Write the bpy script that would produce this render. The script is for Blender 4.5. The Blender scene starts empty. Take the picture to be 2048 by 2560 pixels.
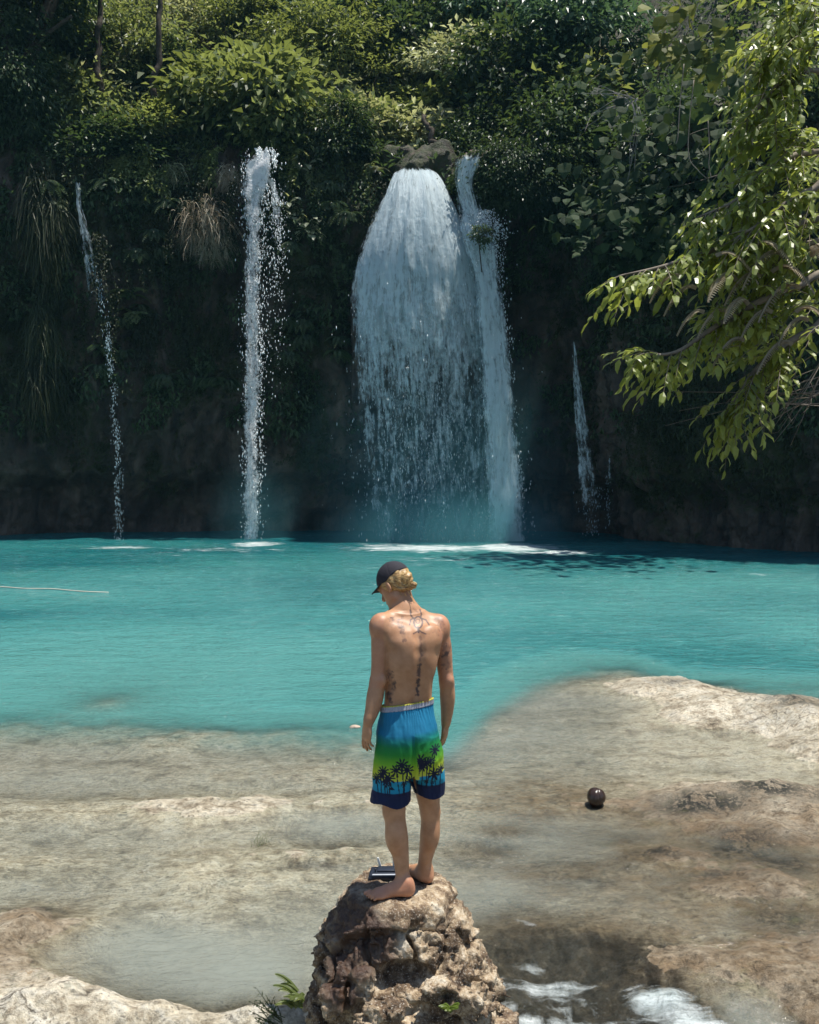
import bpy, math, random
import numpy as np
from mathutils import Vector, Matrix

random.seed(7)
RNG = np.random.default_rng(7)
SC = bpy.context.scene
COL = SC.collection
R = math.radians

# ------------------------------------------------------------------ camera geometry
F = 2567.0                       # focal length in pixels of a 2048 x 2560 photograph
CAMH = 3.14                      # metres above the pool
PITCH = math.atan(130.0 / F)
CP, SP = math.cos(PITCH), math.sin(PITCH)


def P(px, py, Y):
    """point seen at photograph pixel (px, py) at distance Y in front of the camera"""
    dx = (px - 1024.0) / F
    dv = -(py - 1280.0) / F
    t = Y / (CP + dv * SP)
    return np.array([t * dx, Y, CAMH + t * (-SP + dv * CP)])


def G(px, py, z=0.0):
    """point on the level z seen at that pixel"""
    dx = (px - 1024.0) / F
    dv = -(py - 1280.0) / F
    t = (z - CAMH) / (-SP + dv * CP)
    return np.array([t * dx, t * (CP + dv * SP), z])


# ------------------------------------------------------------------ numpy noise
_pr = np.random.default_rng(99)
_PERM = _pr.permutation(512).astype(np.int64)
_PERM = np.concatenate([_PERM, _PERM, _PERM])
_GR = _pr.normal(size=(512, 3))
_GR /= np.linalg.norm(_GR, axis=1)[:, None]


def _h(i, j, k):
    return _PERM[_PERM[_PERM[i & 511] + (j & 511)] + (k & 511)]


def noise3(p):
    p = np.asarray(p, dtype=np.float64)
    i = np.floor(p).astype(np.int64)
    f = p - i
    u = f * f * f * (f * (f * 6 - 15) + 10)
    out = np.zeros(p.shape[:-1])
    for a in (0, 1):
        for b in (0, 1):
            for c in (0, 1):
                g = _GR[_h(i[..., 0] + a, i[..., 1] + b, i[..., 2] + c)]
                d = g[..., 0] * (f[..., 0] - a) + g[..., 1] * (f[..., 1] - b) + g[..., 2] * (f[..., 2] - c)
                w = (u[..., 0] if a else 1 - u[..., 0]) * (u[..., 1] if b else 1 - u[..., 1]) * (u[..., 2] if c else 1 - u[..., 2])
                out += d * w
    return out * 1.6


def fbm(p, octv=4, lac=2.03, gain=0.5):
    p = np.asarray(p, dtype=np.float64)
    a, s, t = 1.0, np.zeros(p.shape[:-1]), 0.0
    for o in range(octv):
        s += a * noise3(p + o * 17.3)
        t += a
        a *= gain
        p = p * lac
    return s / t


def ridged(p, octv=4):
    p = np.asarray(p, dtype=np.float64)
    a, s, t = 1.0, np.zeros(p.shape[:-1]), 0.0
    for o in range(octv):
        s += a * (1 - np.abs(noise3(p + o * 11.1)) * 2)
        t += a
        a *= 0.5
        p = p * 2.1
    return s / t


def worley(p):
    """first and second nearest feature distances and a random number of the nearest cell"""
    p = np.asarray(p, dtype=np.float64)
    i = np.floor(p).astype(np.int64)
    f1 = np.full(p.shape[:-1], 9.0)
    f2 = np.full(p.shape[:-1], 9.0)
    cid = np.zeros(p.shape[:-1], dtype=np.int64)
    for a in (-1, 0, 1):
        for b in (-1, 0, 1):
            for c in (-1, 0, 1):
                ii, jj, kk = i[..., 0] + a, i[..., 1] + b, i[..., 2] + c
                h = _h(ii, jj, kk)
                q = _GR[h] * 0.36 + 0.5
                d = np.sqrt((ii + q[..., 0] - p[..., 0]) ** 2 + (jj + q[..., 1] - p[..., 1]) ** 2 + (kk + q[..., 2] - p[..., 2]) ** 2)
                n = d < f1
                f2 = np.where(n, f1, np.minimum(f2, d))
                cid = np.where(n, h, cid)
                f1 = np.where(n, d, f1)
    return f1, f2, (cid % 97) / 97.0


def sstep(a, b, x):
    t = np.clip((x - a) / (b - a), 0, 1)
    return t * t * (3 - 2 * t)


def unit(v):
    v = np.asarray(v, dtype=np.float64)
    return v / np.maximum(np.linalg.norm(v, axis=-1, keepdims=True), 1e-9)


# ------------------------------------------------------------------ mesh building
def mesh(name, V, faces, m=None, attrs=None, smooth=True):
    """faces: list of int arrays, each (n, k)"""
    V = np.asarray(V, dtype=np.float32).reshape(-1, 3)
    me = bpy.data.meshes.new(name)
    me.vertices.add(len(V))
    me.vertices.foreach_set('co', V.ravel())
    faces = [np.asarray(f, dtype=np.int32) for f in faces if len(f)]
    nl = sum(f.size for f in faces)
    npoly = sum(len(f) for f in faces)
    me.loops.add(nl)
    me.polygons.add(npoly)
    me.loops.foreach_set('vertex_index', np.concatenate([f.ravel() for f in faces]))
    st, o = [], 0
    for f in faces:
        st.append(o + np.arange(len(f), dtype=np.int32) * f.shape[1])
        o += f.size
    me.polygons.foreach_set('loop_start', np.concatenate(st).astype(np.int32))
    me.polygons.foreach_set('use_smooth', np.full(npoly, smooth, dtype=bool))
    me.update(calc_edges=True)
    for k, a in (attrs or {}).items():
        a = np.asarray(a, dtype=np.float32)
        if a.ndim == 1:
            at = me.attributes.new(k, 'FLOAT', 'POINT')
            at.data.foreach_set('value', a)
        else:
            at = me.attributes.new(k, 'FLOAT_VECTOR', 'POINT')
            at.data.foreach_set('vector', a.ravel())
    if m is not None:
        me.materials.append(m)
    return me


def link(name, me, parent=None, loc=(0, 0, 0), **props):
    o = bpy.data.objects.new(name, me)
    COL.objects.link(o)
    o.location = [float(c) for c in loc]
    if parent is not None:
        o.parent = parent
    for k, v in props.items():
        o[k] = v
    return o


def thing(name, label, cat, loc=(0, 0, 0), rot=(0, 0, 0), scale=(1, 1, 1), group=None):
    o = bpy.data.objects.new(name, None)
    COL.objects.link(o)
    o.empty_display_size = 0.1
    o.location = [float(c) for c in loc]
    o.rotation_euler = rot
    o.scale = scale
    o['label'] = label
    o['category'] = cat
    if group:
        o['group'] = group
    return o


def tag(o, label=None, cat=None, group=None, kind=None):
    for k, v in (('label', label), ('category', cat), ('group', group), ('kind', kind)):
        if v:
            o[k] = v
    return o


def dup(root, label, loc, rot=(0, 0, 0), scale=(1, 1, 1), group=None):
    r = root.copy()
    COL.objects.link(r)
    r.location = [float(c) for c in loc]
    r.rotation_euler = rot
    r.scale = scale
    r['label'] = label
    if group:
        r['group'] = group
    for ch in list(root.children):
        c = ch.copy()
        COL.objects.link(c)
        c.parent = r
        for g in list(ch.children):
            d = g.copy()
            COL.objects.link(d)
            d.parent = c
    return r


class MB:
    """collects vertex / face arrays"""

    def __init__(self):
        self.v, self.q, self.t, self.n, self.a = [], [], [], 0, {}

    def add(self, V, quads=None, tris=None, **attrs):
        V = np.asarray(V, dtype=np.float64).reshape(-1, 3)
        if quads is not None and len(quads):
            self.q.append(np.asarray(quads, dtype=np.int64) + self.n)
        if tris is not None and len(tris):
            self.t.append(np.asarray(tris, dtype=np.int64) + self.n)
        self.v.append(V)
        for k, a in attrs.items():
            self.a.setdefault(k, []).append(np.broadcast_to(np.asarray(a, dtype=np.float64), (len(V),)))
        self.n += len(V)

    def mesh(self, name, m=None, smooth=True):
        fs = []
        if self.q:
            fs.append(np.concatenate(self.q))
        if self.t:
            fs.append(np.concatenate(self.t))
        return mesh(name, np.concatenate(self.v), fs, m, {k: np.concatenate(a) for k, a in self.a.items()}, smooth)


def grid_faces(nr, nc, wrap=False):
    r, c = np.meshgrid(np.arange(nr - 1), np.arange(nc if wrap else nc - 1), indexing='ij')
    a = r * nc + c
    b = r * nc + (c + 1) % nc
    return np.stack([a, b, b + nc, a + nc], -1).reshape(-1, 4)


def smooth_path(pts, n=24):
    """Catmull-Rom through pts (k, d)"""
    p = np.asarray(pts, dtype=np.float64)
    if len(p) == 2:
        t = np.linspace(0, 1, n)[:, None]
        return p[0] * (1 - t) + p[1] * t
    e = np.vstack([2 * p[0] - p[1], p, 2 * p[-1] - p[-2]])
    k = len(p) - 1
    s = np.linspace(0, k - 1e-6, n)
    i = np.floor(s).astype(int)
    t = (s - i)[:, None]
    a, b, c, d = e[i], e[i + 1], e[i + 2], e[i + 3]
    return 0.5 * (2 * b + (c - a) * t + (2 * a - 5 * b + 4 * c - d) * t * t + (3 * b - a - 3 * c + d) * t ** 3)


def tube(mb, path, rad, seg=8, cap=True, **attrs):
    path = np.asarray(path, dtype=np.float64)
    n = len(path)
    rad = np.broadcast_to(np.asarray(rad, dtype=np.float64), (n,))
    d = unit(np.gradient(path, axis=0))
    ref = np.array([0.31, 0.52, 0.79])
    s = unit(np.cross(d, ref))
    b = np.cross(d, s)
    a = np.linspace(0, 2 * np.pi, seg, endpoint=False)
    ring = path[:, None, :] + rad[:, None, None] * (np.cos(a)[None, :, None] * s[:, None, :] + np.sin(a)[None, :, None] * b[:, None, :])
    V = ring.reshape(-1, 3)
    q = grid_faces(n, seg, True)
    t = None
    if cap:
        V = np.vstack([V, path[0], path[-1]])
        k = np.arange(seg)
        t = np.vstack([np.stack([np.full(seg, n * seg), (k + 1) % seg, k], -1),
                       np.stack([np.full(seg, n * seg + 1), (n - 1) * seg + k, (n - 1) * seg + (k + 1) % seg], -1)])
    mb.add(V, q, t, **attrs)


def leaves(mb, C, D, N, L, W, kind='diamond', fold=0.25, droop=0.15, tint=None):
    """many leaves at once: base C, direction D, normal N, length L, width W"""
    n = len(C)
    D = unit(D)
    S = unit(np.cross(D, N))
    U = np.cross(S, D)
    L = np.broadcast_to(np.asarray(L, dtype=np.float64), (n,))[:, None]
    W = np.broadcast_to(np.asarray(W, dtype=np.float64), (n,))[:, None]
    if tint is None:
        tint = RNG.random(n)
    if kind == 'diamond':
        base = C
        tip = C + D * L - U * L * droop
        mid = C + D * L * 0.45
        l = mid - S * W * 0.5 + U * W * fold
        r = mid + S * W * 0.5 + U * W * fold
        V = np.stack([base, l, tip, r], 1).reshape(-1, 3)
        k = np.arange(n)[:, None] * 4
        T = np.concatenate([k + np.array([[0, 2, 1]]), k + np.array([[0, 3, 2]])])
        mb.add(V, None, T, tint=np.repeat(tint, 4))
    else:
        if kind == 'leaf':
            ts, ws = (0.32, 0.7), (1.0, 0.72)
        elif kind == 'heart':
            ts, ws = (0.2, 0.62), (1.0, 0.8)
        else:  # blade
            ts, ws = (0.3, 0.7), (1.0, 0.8)
        rows = [C]
        for t, w in zip(ts, ws):
            m = C + D * L * t - U * L * droop * t * t
            rows += [m - S * W * 0.5 * w + U * W * fold * w * 0.5, m, m + S * W * 0.5 * w + U * W * fold * w * 0.5]
        rows.append(C + D * L * (1 - 0.5 * droop) - U * L * droop * 1.3)
        V = np.stack(rows, 1).reshape(-1, 3)
        k = np.arange(n)[:, None] * 8
        T = np.concatenate([k + np.array([[0, 2, 1]]), k + np.array([[0, 3, 2]]), k + np.array([[4, 5, 7]]), k + np.array([[5, 6, 7]])])
        Q = np.concatenate([k + np.array([[1, 2, 5, 4]]), k + np.array([[2, 3, 6, 5]])])
        mb.add(V, Q, T, tint=np.repeat(tint, 8))


# ------------------------------------------------------------------ signed distance bodies
class SDF:
    def __init__(self, lo, hi, h):
        self.lo = np.asarray(lo, dtype=np.float64)
        self.h = h
        self.n = np.ceil((np.asarray(hi) - self.lo) / h).astype(int) + 1
        self.d = np.full(self.n, 10.0, dtype=np.float32)

    def sub(self, lo, hi):
        a = np.clip(np.floor((np.asarray(lo) - self.lo) / self.h).astype(int), 0, self.n - 1)
        b = np.clip(np.ceil((np.asarray(hi) - self.lo) / self.h).astype(int) + 1, 1, self.n)
        sl = tuple(slice(int(x), int(max(y, x + 1))) for x, y in zip(a, b))
        ax = [self.lo[i] + self.h * np.arange(sl[i].start, sl[i].stop) for i in range(3)]
        X, Y, Z = np.meshgrid(*ax, indexing='ij')
        return sl, np.stack([X, Y, Z], -1)

    def put(self, sl, d, k, op='add'):
        a = self.d[sl]
        d = d.astype(np.float32)
        if op == 'add':
            if k > 0:
                hh = np.maximum(k - np.abs(a - d), 0) / k
                self.d[sl] = np.minimum(a, d) - hh * hh * k * 0.25
            else:
                self.d[sl] = np.minimum(a, d)
        else:
            b = -d
            if k > 0:
                hh = np.maximum(k - np.abs(a - b), 0) / k
                self.d[sl] = np.maximum(a, b) + hh * hh * k * 0.25
            else:
                self.d[sl] = np.maximum(a, b)

    def cap(self, a, b, ra, rb, k=0.02, op='add', flat=None):
        """tapered capsule; flat=(direction, factor) squeezes it along a direction"""
        a, b = np.asarray(a, float), np.asarray(b, float)
        m = max(ra, rb) * (1.0 if flat is None else max(1.0, flat[1])) + k + 3 * self.h
        sl, p = self.sub(np.minimum(a, b) - m, np.maximum(a, b) + m)
        ab = b - a
        t = np.clip(((p - a) @ ab) / (ab @ ab + 1e-12), 0, 1)
        q = p - a - t[..., None] * ab
        s = 1.0
        if flat is not None:
            nv = unit(flat[0])
            q = q + ((q @ nv) * (1.0 / flat[1] - 1))[..., None] * nv
            s = min(1.0, flat[1])
        d = (np.sqrt((q * q).sum(-1)) - (ra + (rb - ra) * t)) * s
        self.put(sl, d, k, op)

    def ell(self, c, r, rot=None, k=0.02, op='add'):
        c, r = np.asarray(c, float), np.asarray(r, float)
        m = r.max() + k + 3 * self.h
        sl, p = self.sub(c - m, c + m)
        q = p - c
        if rot is not None:
            q = q @ np.asarray(rot)      # columns of rot are the ellipsoid axes
        k0 = np.sqrt(((q / r) ** 2).sum(-1))
        k1 = np.sqrt(((q / (r * r)) ** 2).sum(-1)) + 1e-9
        self.put(sl, k0 * (k0 - 1) / k1, k, op)

    def chain(self, pts, rad, k=0.02, n=None, flat=None):
        pts = np.asarray(pts, float)
        if n:
            s = smooth_path(np.hstack([pts, np.asarray(rad, float)[:, None]]), n)
            pts, rad = s[:, :3], s[:, 3]
        for i in range(len(pts) - 1):
            self.cap(pts[i], pts[i + 1], rad[i], rad[i + 1], k if i == 0 else min(k, 0.006), flat=flat)

    def surface(self):
        d, h = self.d, self.h
        s = d < 0
        nx, ny, nz = d.shape
        c = np.zeros((nx - 1, ny - 1, nz - 1), dtype=np.int8)
        for i in (0, 1):
            for j in (0, 1):
                for k in (0, 1):
                    c += s[i:nx - 1 + i, j:ny - 1 + j, k:nz - 1 + k]
        act = (c > 0) & (c < 8)
        I = np.argwhere(act)
        idx = np.full(act.shape, -1, dtype=np.int64)
        idx[act] = np.arange(len(I))
        acc = np.zeros((len(I), 3))
        cnt = np.zeros(len(I))
        cor = [(i, j, k) for i in (0, 1) for j in (0, 1) for k in (0, 1)]
        for a in cor:
            for ax in range(3):
                if a[ax]:
                    continue
                b = list(a)
                b[ax] = 1
                va = d[I[:, 0] + a[0], I[:, 1] + a[1], I[:, 2] + a[2]]
                vb = d[I[:, 0] + b[0], I[:, 1] + b[1], I[:, 2] + b[2]]
                m = (va < 0) != (vb < 0)
                t = np.where(m, va / np.where(m, va - vb, 1), 0)
                p = np.tile(np.array(a, float), (len(I), 1))
                p[:, ax] += t
                acc += p * m[:, None]
                cnt += m
        V = self.lo + h * (I + acc / cnt[:, None])
        Q = []
        for ax in range(3):
            sl0 = [slice(1, -1)] * 3
            sl1 = [slice(1, -1)] * 3
            sl0[ax] = slice(0, -1)
            sl1[ax] = slice(1, None)
            e = s[tuple(sl0)] != s[tuple(sl1)]
            J = np.argwhere(e)
            off = np.ones(3, int)
            off[ax] = 0
            J = J + off
            neg = s[J[:, 0], J[:, 1], J[:, 2]]
            u, v = [(1, 2), (2, 0), (0, 1)][ax]
            du = np.zeros(3, int); du[u] = 1
            dv = np.zeros(3, int); dv[v] = 1
            g = lambda q: idx[q[:, 0], q[:, 1], q[:, 2]]
            q = np.stack([g(J - du - dv), g(J - dv), g(J), g(J - du)], -1)
            q[~neg] = q[~neg][:, ::-1]
            Q.append(q)
        Q = np.concatenate(Q)
        return V, Q[(Q >= 0).all(1)]


def rotmat(axis, deg):
    return np.array(Matrix.Rotation(R(deg), 3, axis))


# ------------------------------------------------------------------ node helper
class NT:
    def __init__(self, name):
        self.m = bpy.data.materials.new(name)
        self.m.use_nodes = True
        self.nt = self.m.node_tree
        self.nt.nodes.clear()
        self.out = self.nt.nodes.new('ShaderNodeOutputMaterial')

    def n(self, typ, ins=None, out=0, **props):
        nd = self.nt.nodes.new('ShaderNode' + typ)
        for k, v in props.items():
            setattr(nd, k, v)
        for k, v in (ins or {}).items():
            s = nd.inputs[k]
            if isinstance(v, bpy.types.NodeSocket):
                self.nt.links.new(v, s)
            else:
                s.default_value = v if not isinstance(v, tuple) or len(v) != 3 or s.type != 'RGBA' else (*v, 1)
        return nd.outputs[out]

    def attr(self, name, out='Fac'):
        return self.n('Attribute', out=out, attribute_name=name)

    def pos(self):
        return self.n('TexCoord', out='Object')

    def gpos(self):
        return self.n('NewGeometry', out='Position')

    def map(self, v, scale=(1, 1, 1), loc=(0, 0, 0), rot=(0, 0, 0)):
        return self.n('Mapping', {'Vector': v, 'Scale': scale, 'Location': loc, 'Rotation': rot})

    def noise(self, v, scale=1.0, detail=4.0, rough=0.55, dist=0.0, out='Fac'):
        return self.n('TexNoise', {'Vector': v, 'Scale': scale, 'Detail': detail, 'Roughness': rough, 'Distortion': dist}, out)

    def voro(self, v, scale=1.0, feature='F1', out='Distance', rand=1.0):
        return self.n('TexVoronoi', {'Vector': v, 'Scale': scale, 'Randomness': rand}, out, feature=feature)

    def math(self, op, a, b=0.0, c=0.0, clamp=False):
        return self.n('Math', {0: a, 1: b, 2: c}, operation=op, use_clamp=clamp)

    def ramp(self, f, stops, interp='LINEAR'):
        nd = self.nt.nodes.new('ShaderNodeValToRGB')
        cr = nd.color_ramp
        cr.interpolation = interp
        while len(cr.elements) < len(stops):
            cr.elements.new(0.5)
        for e, (p, c) in zip(cr.elements, stops):
            e.position = p
            e.color = (c, c, c, 1) if not isinstance(c, tuple) else (*c, 1)
        self.nt.links.new(f, nd.inputs[0])
        return nd.outputs[0]

    def mix(self, f, a, b, mode='MIX'):
        nd = self.nt.nodes.new('ShaderNodeMix')
        nd.data_type = 'RGBA'
        nd.blend_type = mode
        for s, v in ((nd.inputs[0], f), (nd.inputs[6], a), (nd.inputs[7], b)):
            if isinstance(v, bpy.types.NodeSocket):
                self.nt.links.new(v, s)
            else:
                s.default_value = (*v, 1) if isinstance(v, tuple) else v
        return nd.outputs[2]

    def range(self, v, a, b, c=0.0, d=1.0, smooth=False):
        return self.n('MapRange', {0: v, 1: a, 2: b, 3: c, 4: d}, interpolation_type='SMOOTHSTEP' if smooth else 'LINEAR')

    def bump(self, h, strength=0.5, dist=0.05, normal=None):
        i = {'Height': h, 'Strength': strength, 'Distance': dist}
        if normal is not None:
            i['Normal'] = normal
        return self.n('Bump', i)

    def pbr(self, color, rough=0.6, normal=None, spec=0.5, **kw):
        i = {'Base Color': color, 'Roughness': rough, 'Specular IOR Level': spec}
        if normal is not None:
            i['Normal'] = normal
        i.update(kw)
        return self.n('BsdfPrincipled', i, 'BSDF')

    def mixsh(self, f, a, b):
        return self.n('MixShader', {0: f, 1: a, 2: b})

    def done(self, sh, vol=None):
        if sh is not None:
            self.nt.links.new(sh, self.out.inputs['Surface'])
        if vol is not None:
            self.nt.links.new(vol, self.out.inputs['Volume'])
        return self.m


def flat_mat(name, color, rough=0.6, spec=0.5, bump=0.0, scale=60.0, var=0.25):
    t = NT(name)
    p = t.pos()
    nz = t.noise(p, scale, 4)
    c = t.mix(t.range(nz, 0.3, 0.7), tuple(x * (1 - var) for x in color), tuple(min(1, x * (1 + var)) for x in color))
    return t.done(t.pbr(c, rough, t.bump(nz, bump, 0.01) if bump else None, spec))
# ------------------------------------------------------------------ camera, sun, sky
cam = bpy.data.objects.new('camera', bpy.data.cameras.new('camera'))
COL.objects.link(cam)
cam.location = (0, 0, CAMH)
cam.rotation_euler = (R(90) - PITCH, 0, 0)
cam.data.sensor_fit = 'VERTICAL'
cam.data.sensor_height = 24.0
cam.data.lens = 24.0 * F / 2560.0
cam.data.clip_start = 0.05
cam.data.clip_end = 600.0
SC.camera = cam

SUN_EL, SUN_AZ = R(75), R(84)     # high, ahead of the camera and a little to the right
sv = Vector((math.sin(SUN_AZ) * math.cos(SUN_EL), math.cos(SUN_AZ) * math.cos(SUN_EL), math.sin(SUN_EL)))
sun = bpy.data.objects.new('sun', bpy.data.lights.new('sun', 'SUN'))
COL.objects.link(sun)
sun.data.energy = 4.8
sun.data.angle = R(0.5)
sun.data.color = (1.0, 0.95, 0.86)
sun.rotation_euler = sv.to_track_quat('Z', 'Y').to_euler()
sun.location = (0, 0, 60)

W = bpy.data.worlds.new('World')
SC.world = W
W.use_nodes = True
wn = W.node_tree
bg = wn.nodes['Background']
sky = wn.nodes.new('ShaderNodeTexSky')
sky.sky_type = 'NISHITA'
sky.sun_disc = False
sky.sun_elevation = SUN_EL
sky.sun_rotation = SUN_AZ
sky.altitude = 200
sky.air_density = 1.0
sky.dust_density = 0.6
wn.links.new(sky.outputs[0], bg.inputs['Color'])
bg.inputs['Strength'].default_value = 0.10

SC.view_settings.view_transform = 'Standard'
SC.view_settings.look = 'None'
SC.view_settings.exposure = 0.52
SC.view_settings.gamma = 1.0
cy = SC.cycles
cy.max_bounces = 8
cy.diffuse_bounces = 3
cy.glossy_bounces = 3
cy.transmission_bounces = 4
cy.transparent_max_bounces = 24
cy.volume_bounces = 0
cy.caustics_reflective = False
cy.caustics_refractive = False
cy.sample_clamp_indirect = 4.0
cy.use_denoising = True
try:
    cy.denoiser = 'OPENIMAGEDENOISE'
except Exception:
    pass

# thin blue-green air of the gorge: lifts the far shade a little
t = NT('haze_air')
V = np.array([[x, y, z] for x in (-130, 130) for y in (-60, 160) for z in (-5, 75)], float)
ME = mesh('haze', V, [np.array([[0, 1, 3, 2], [4, 6, 7, 5], [0, 4, 5, 1], [2, 3, 7, 6], [0, 2, 6, 4], [1, 5, 7, 3]])],
          t.done(None, t.n('VolumePrincipled', {'Color': (.30, .72, .95), 'Density': .00024, 'Anisotropy': 0.0}, 'Volume')), smooth=False)
link('haze', ME, kind='stuff')
# ------------------------------------------------------------------ river bed
def interp_pts(pts, x):
    pts = np.asarray(pts)
    return np.interp(x, pts[:, 0], pts[:, 1])


_edge_px = [(-700, 1800), (-200, 1815), (0, 1826), (250, 1826), (480, 1832), (700, 1846), (850, 1862), (1000, 1880), (1120, 1862), (1190, 1810), (1240, 1762), (1330, 1712),
            (1420, 1690), (1500, 1680), (1600, 1686), (1700, 1706), (1790, 1738), (1900, 1748), (2048, 1752), (2300, 1760), (2900, 1750)]
_EDGE = np.array([G(a, b)[:2] for a, b in _edge_px])
_EDGE = _EDGE[np.argsort(_EDGE[:, 0])]

# (px, py, half width px, half height px, height m): humps and hollows of the shelf, laid out once in world metres below
_humps = [
    (1690, 1722, 170, 26, .17), (1560, 1716, 90, 20, .06), (1850, 1775, 170, 30, .13), (2010, 1800, 120, 40, .17), (1780, 1800, 200, 30, .10), (2060, 1850, 120, 60, .2),
    (1400, 1740, 190, 50, -.10), (1350, 1830, 230, 40, -.12), (1100, 1870, 100, 30, -.15),
    (200, 1885, 400, 35, -.07), (120, 1950, 300, 26, -.10), (650, 1960, 220, 22, -.05), (800, 1945, 200, 20, .00),
    (450, 2015, 330, 26, .075), (150, 2080, 200, 40, -.05), (850, 2055, 150, 36, -.17), (700, 2130, 190, 22, .07), (930, 2120, 160, 14, .05), (500, 2180, 220, 40, .015),
    (60, 2215, 200, 36, -.07),
    (40, 2330, 130, 70, .16), (230, 2290, 60, 30, .05), (420, 2370, 270, 82, -.23), (640, 2440, 160, 60, -.22), (800, 2330, 120, 80, -.06), (110, 2450, 170, 50, .13),
    (330, 2520, 330, 36, .13), (60, 2560, 300, 60, .18), (620, 2560, 200, 34, .10),
    (1750, 2012, 150, 34, .13), (1930, 1990, 140, 34, .16), (2050, 2060, 160, 60, .16), (1850, 2080, 200, 30, .10), (1900, 2190, 130, 40, .07), (1640, 2130, 140, 30, .05),
    (1480, 2050, 220, 50, -.01), (1250, 2100, 200, 60, -.09), (1200, 2230, 140, 50, -.14), (1330, 2380, 200, 80, -.15), (1260, 2520, 240, 90, -.24), (1650, 2490, 260, 70, -.20), (1850, 2540, 200, 60, -.12),
    (1500, 2290, 160, 40, .03), (1480, 2400, 140, 40, -.05), (1750, 2400, 170, 50, .05), (2000, 2400, 200, 90, .05), (1950, 2540, 200, 60, -.10), (1600, 2700, 400, 90, -.5), (1250, 2750, 300, 120, -.5),
    (270, 1745, 80, 34, 0.0),
]
_HUMP = []
for _a, _b, _w, _hh, _z in _humps:
    g0, g1 = G(_a, _b), G(_a, min(_b + _hh, 2900))
    _HUMP.append((g0[0], g0[1], _w * g0[1] / F, abs(g1[1] - g0[1]), _z))


def bed(x, y):
    p = np.stack([x, y, np.zeros_like(x)], -1)
    wob = fbm(p * 0.9 + 5, 3) * 0.35
    d = y - np.interp(x, _EDGE[:, 0], _EDGE[:, 1]) + wob
    z = np.full_like(x, -0.045)
    z += fbm(p * np.array([0.6, 0.8, 1]) + 3, 4) * 0.10
    for hx, hy, rx, ry, hz in _HUMP:
        q = ((x - hx + wob * 0.5) / rx) ** 2 + ((y - hy + wob * 0.5) / ry) ** 2
        z += hz * np.exp(-q * 0.9)
    crag = ridged(p * 2.3 + 1.7, 5) - 0.55
    z += crag * 0.06 * sstep(-0.12, 0.10, z)
    z += fbm(p * 5.0, 5) * 0.035
    z += -np.maximum(d, 0) * 0.11 - np.maximum(d - 1.3, 0) * 0.6
    # the drowned pale rock in the pool
    g = G(268, 1752)
    q = ((x - g[0]) / 0.55) ** 2 + ((y - g[1]) / 0.8) ** 2
    z = np.maximum(z, -0.03 - np.sqrt(q) * 0.10 + wob * 0.03)
    return np.maximum(z, -3.0)


def fan(y0, y1, nr, nc, spread=0.62, extra=1.5):
    Y = y0 * (y1 / y0) ** np.linspace(0, 1, nr)
    u = np.linspace(-1, 1, nc)
    X = u[None, :] * (Y[:, None] * spread + extra)
    return X, np.repeat(Y[:, None], nc, 1)


X, Y = fan(2.2, 19.0, 560, 560)
Z = bed(X, Y)
Xf, Yf = fan(19.0, 75.0, 60, 560)
Zf = bed(Xf, Yf)
BX, BY, BZ = np.vstack([X, Xf[1:]]), np.vstack([Y, Yf[1:]]), np.vstack([Z, Zf[1:]])
V = np.stack([BX, BY, BZ], -1)
pp = np.stack([BX, BY, BZ * 0], -1)

t = NT('riverbed_stone')
p = t.gpos()
pf = t.map(p, scale=(0.55, 1.5, 1.0), rot=(0, 0, R(12)))
n1 = t.noise(pf, 1.1, 8, 0.66, 0.0)
n2 = t.noise(p, 6.0, 9, 0.72, 0.0)
n3 = t.noise(t.map(p, scale=(1, 1.7, 1), loc=(7, 3, 0)), 2.3, 9, 0.70, 0.15)
n4 = t.noise(p, 34.0, 6, 0.75)
n5 = t.noise(p, 120.0, 3, 0.7)
g = t.math('ADD', t.math('MULTIPLY', n2, .45), t.math('ADD', t.math('MULTIPLY', n3, .35), t.math('MULTIPLY', n4, .20)))
base = t.ramp(g, [(0.40, (0.155, 0.115, 0.072)), (0.455, (0.385, 0.325, 0.235)), (0.51, (0.62, 0.555, 0.43)), (0.59, (0.80, 0.755, 0.655))])
base = t.mix(t.range(n1, .44, .62, 0, .65), base, t.mix(1.0, base, (.62, .62, .58), 'MULTIPLY'))
base = t.mix(t.math('MULTIPLY', t.range(n3, .55, .68), t.range(n4, .46, .56)), base, t.mix(n4, (.17, .115, .055), (.36, .27, .15)))
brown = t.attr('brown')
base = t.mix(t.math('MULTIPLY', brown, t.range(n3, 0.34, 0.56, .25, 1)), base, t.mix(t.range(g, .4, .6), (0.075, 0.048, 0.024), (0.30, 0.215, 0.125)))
dark = t.math('MULTIPLY', t.attr('mossy'), t.range(t.math('ADD', n2, t.math('MULTIPLY', n4, 0.8)), 0.80, 0.92))
base = t.mix(dark, base, (0.018, 0.018, 0.012))
alg = t.math('MULTIPLY', t.range(n1, 0.52, 0.40), t.range(n2, 0.53, 0.62))
base = t.mix(t.math('MULTIPLY', alg, 0.6), base, (0.12, 0.115, 0.045))
speck = t.range(t.voro(p, 26.0), .13, .07)
base = t.mix(t.math('MULTIPLY', t.math('MULTIPLY', speck, t.range(n2, .48, .58)), .75), base, (.055, .045, .03))
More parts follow.
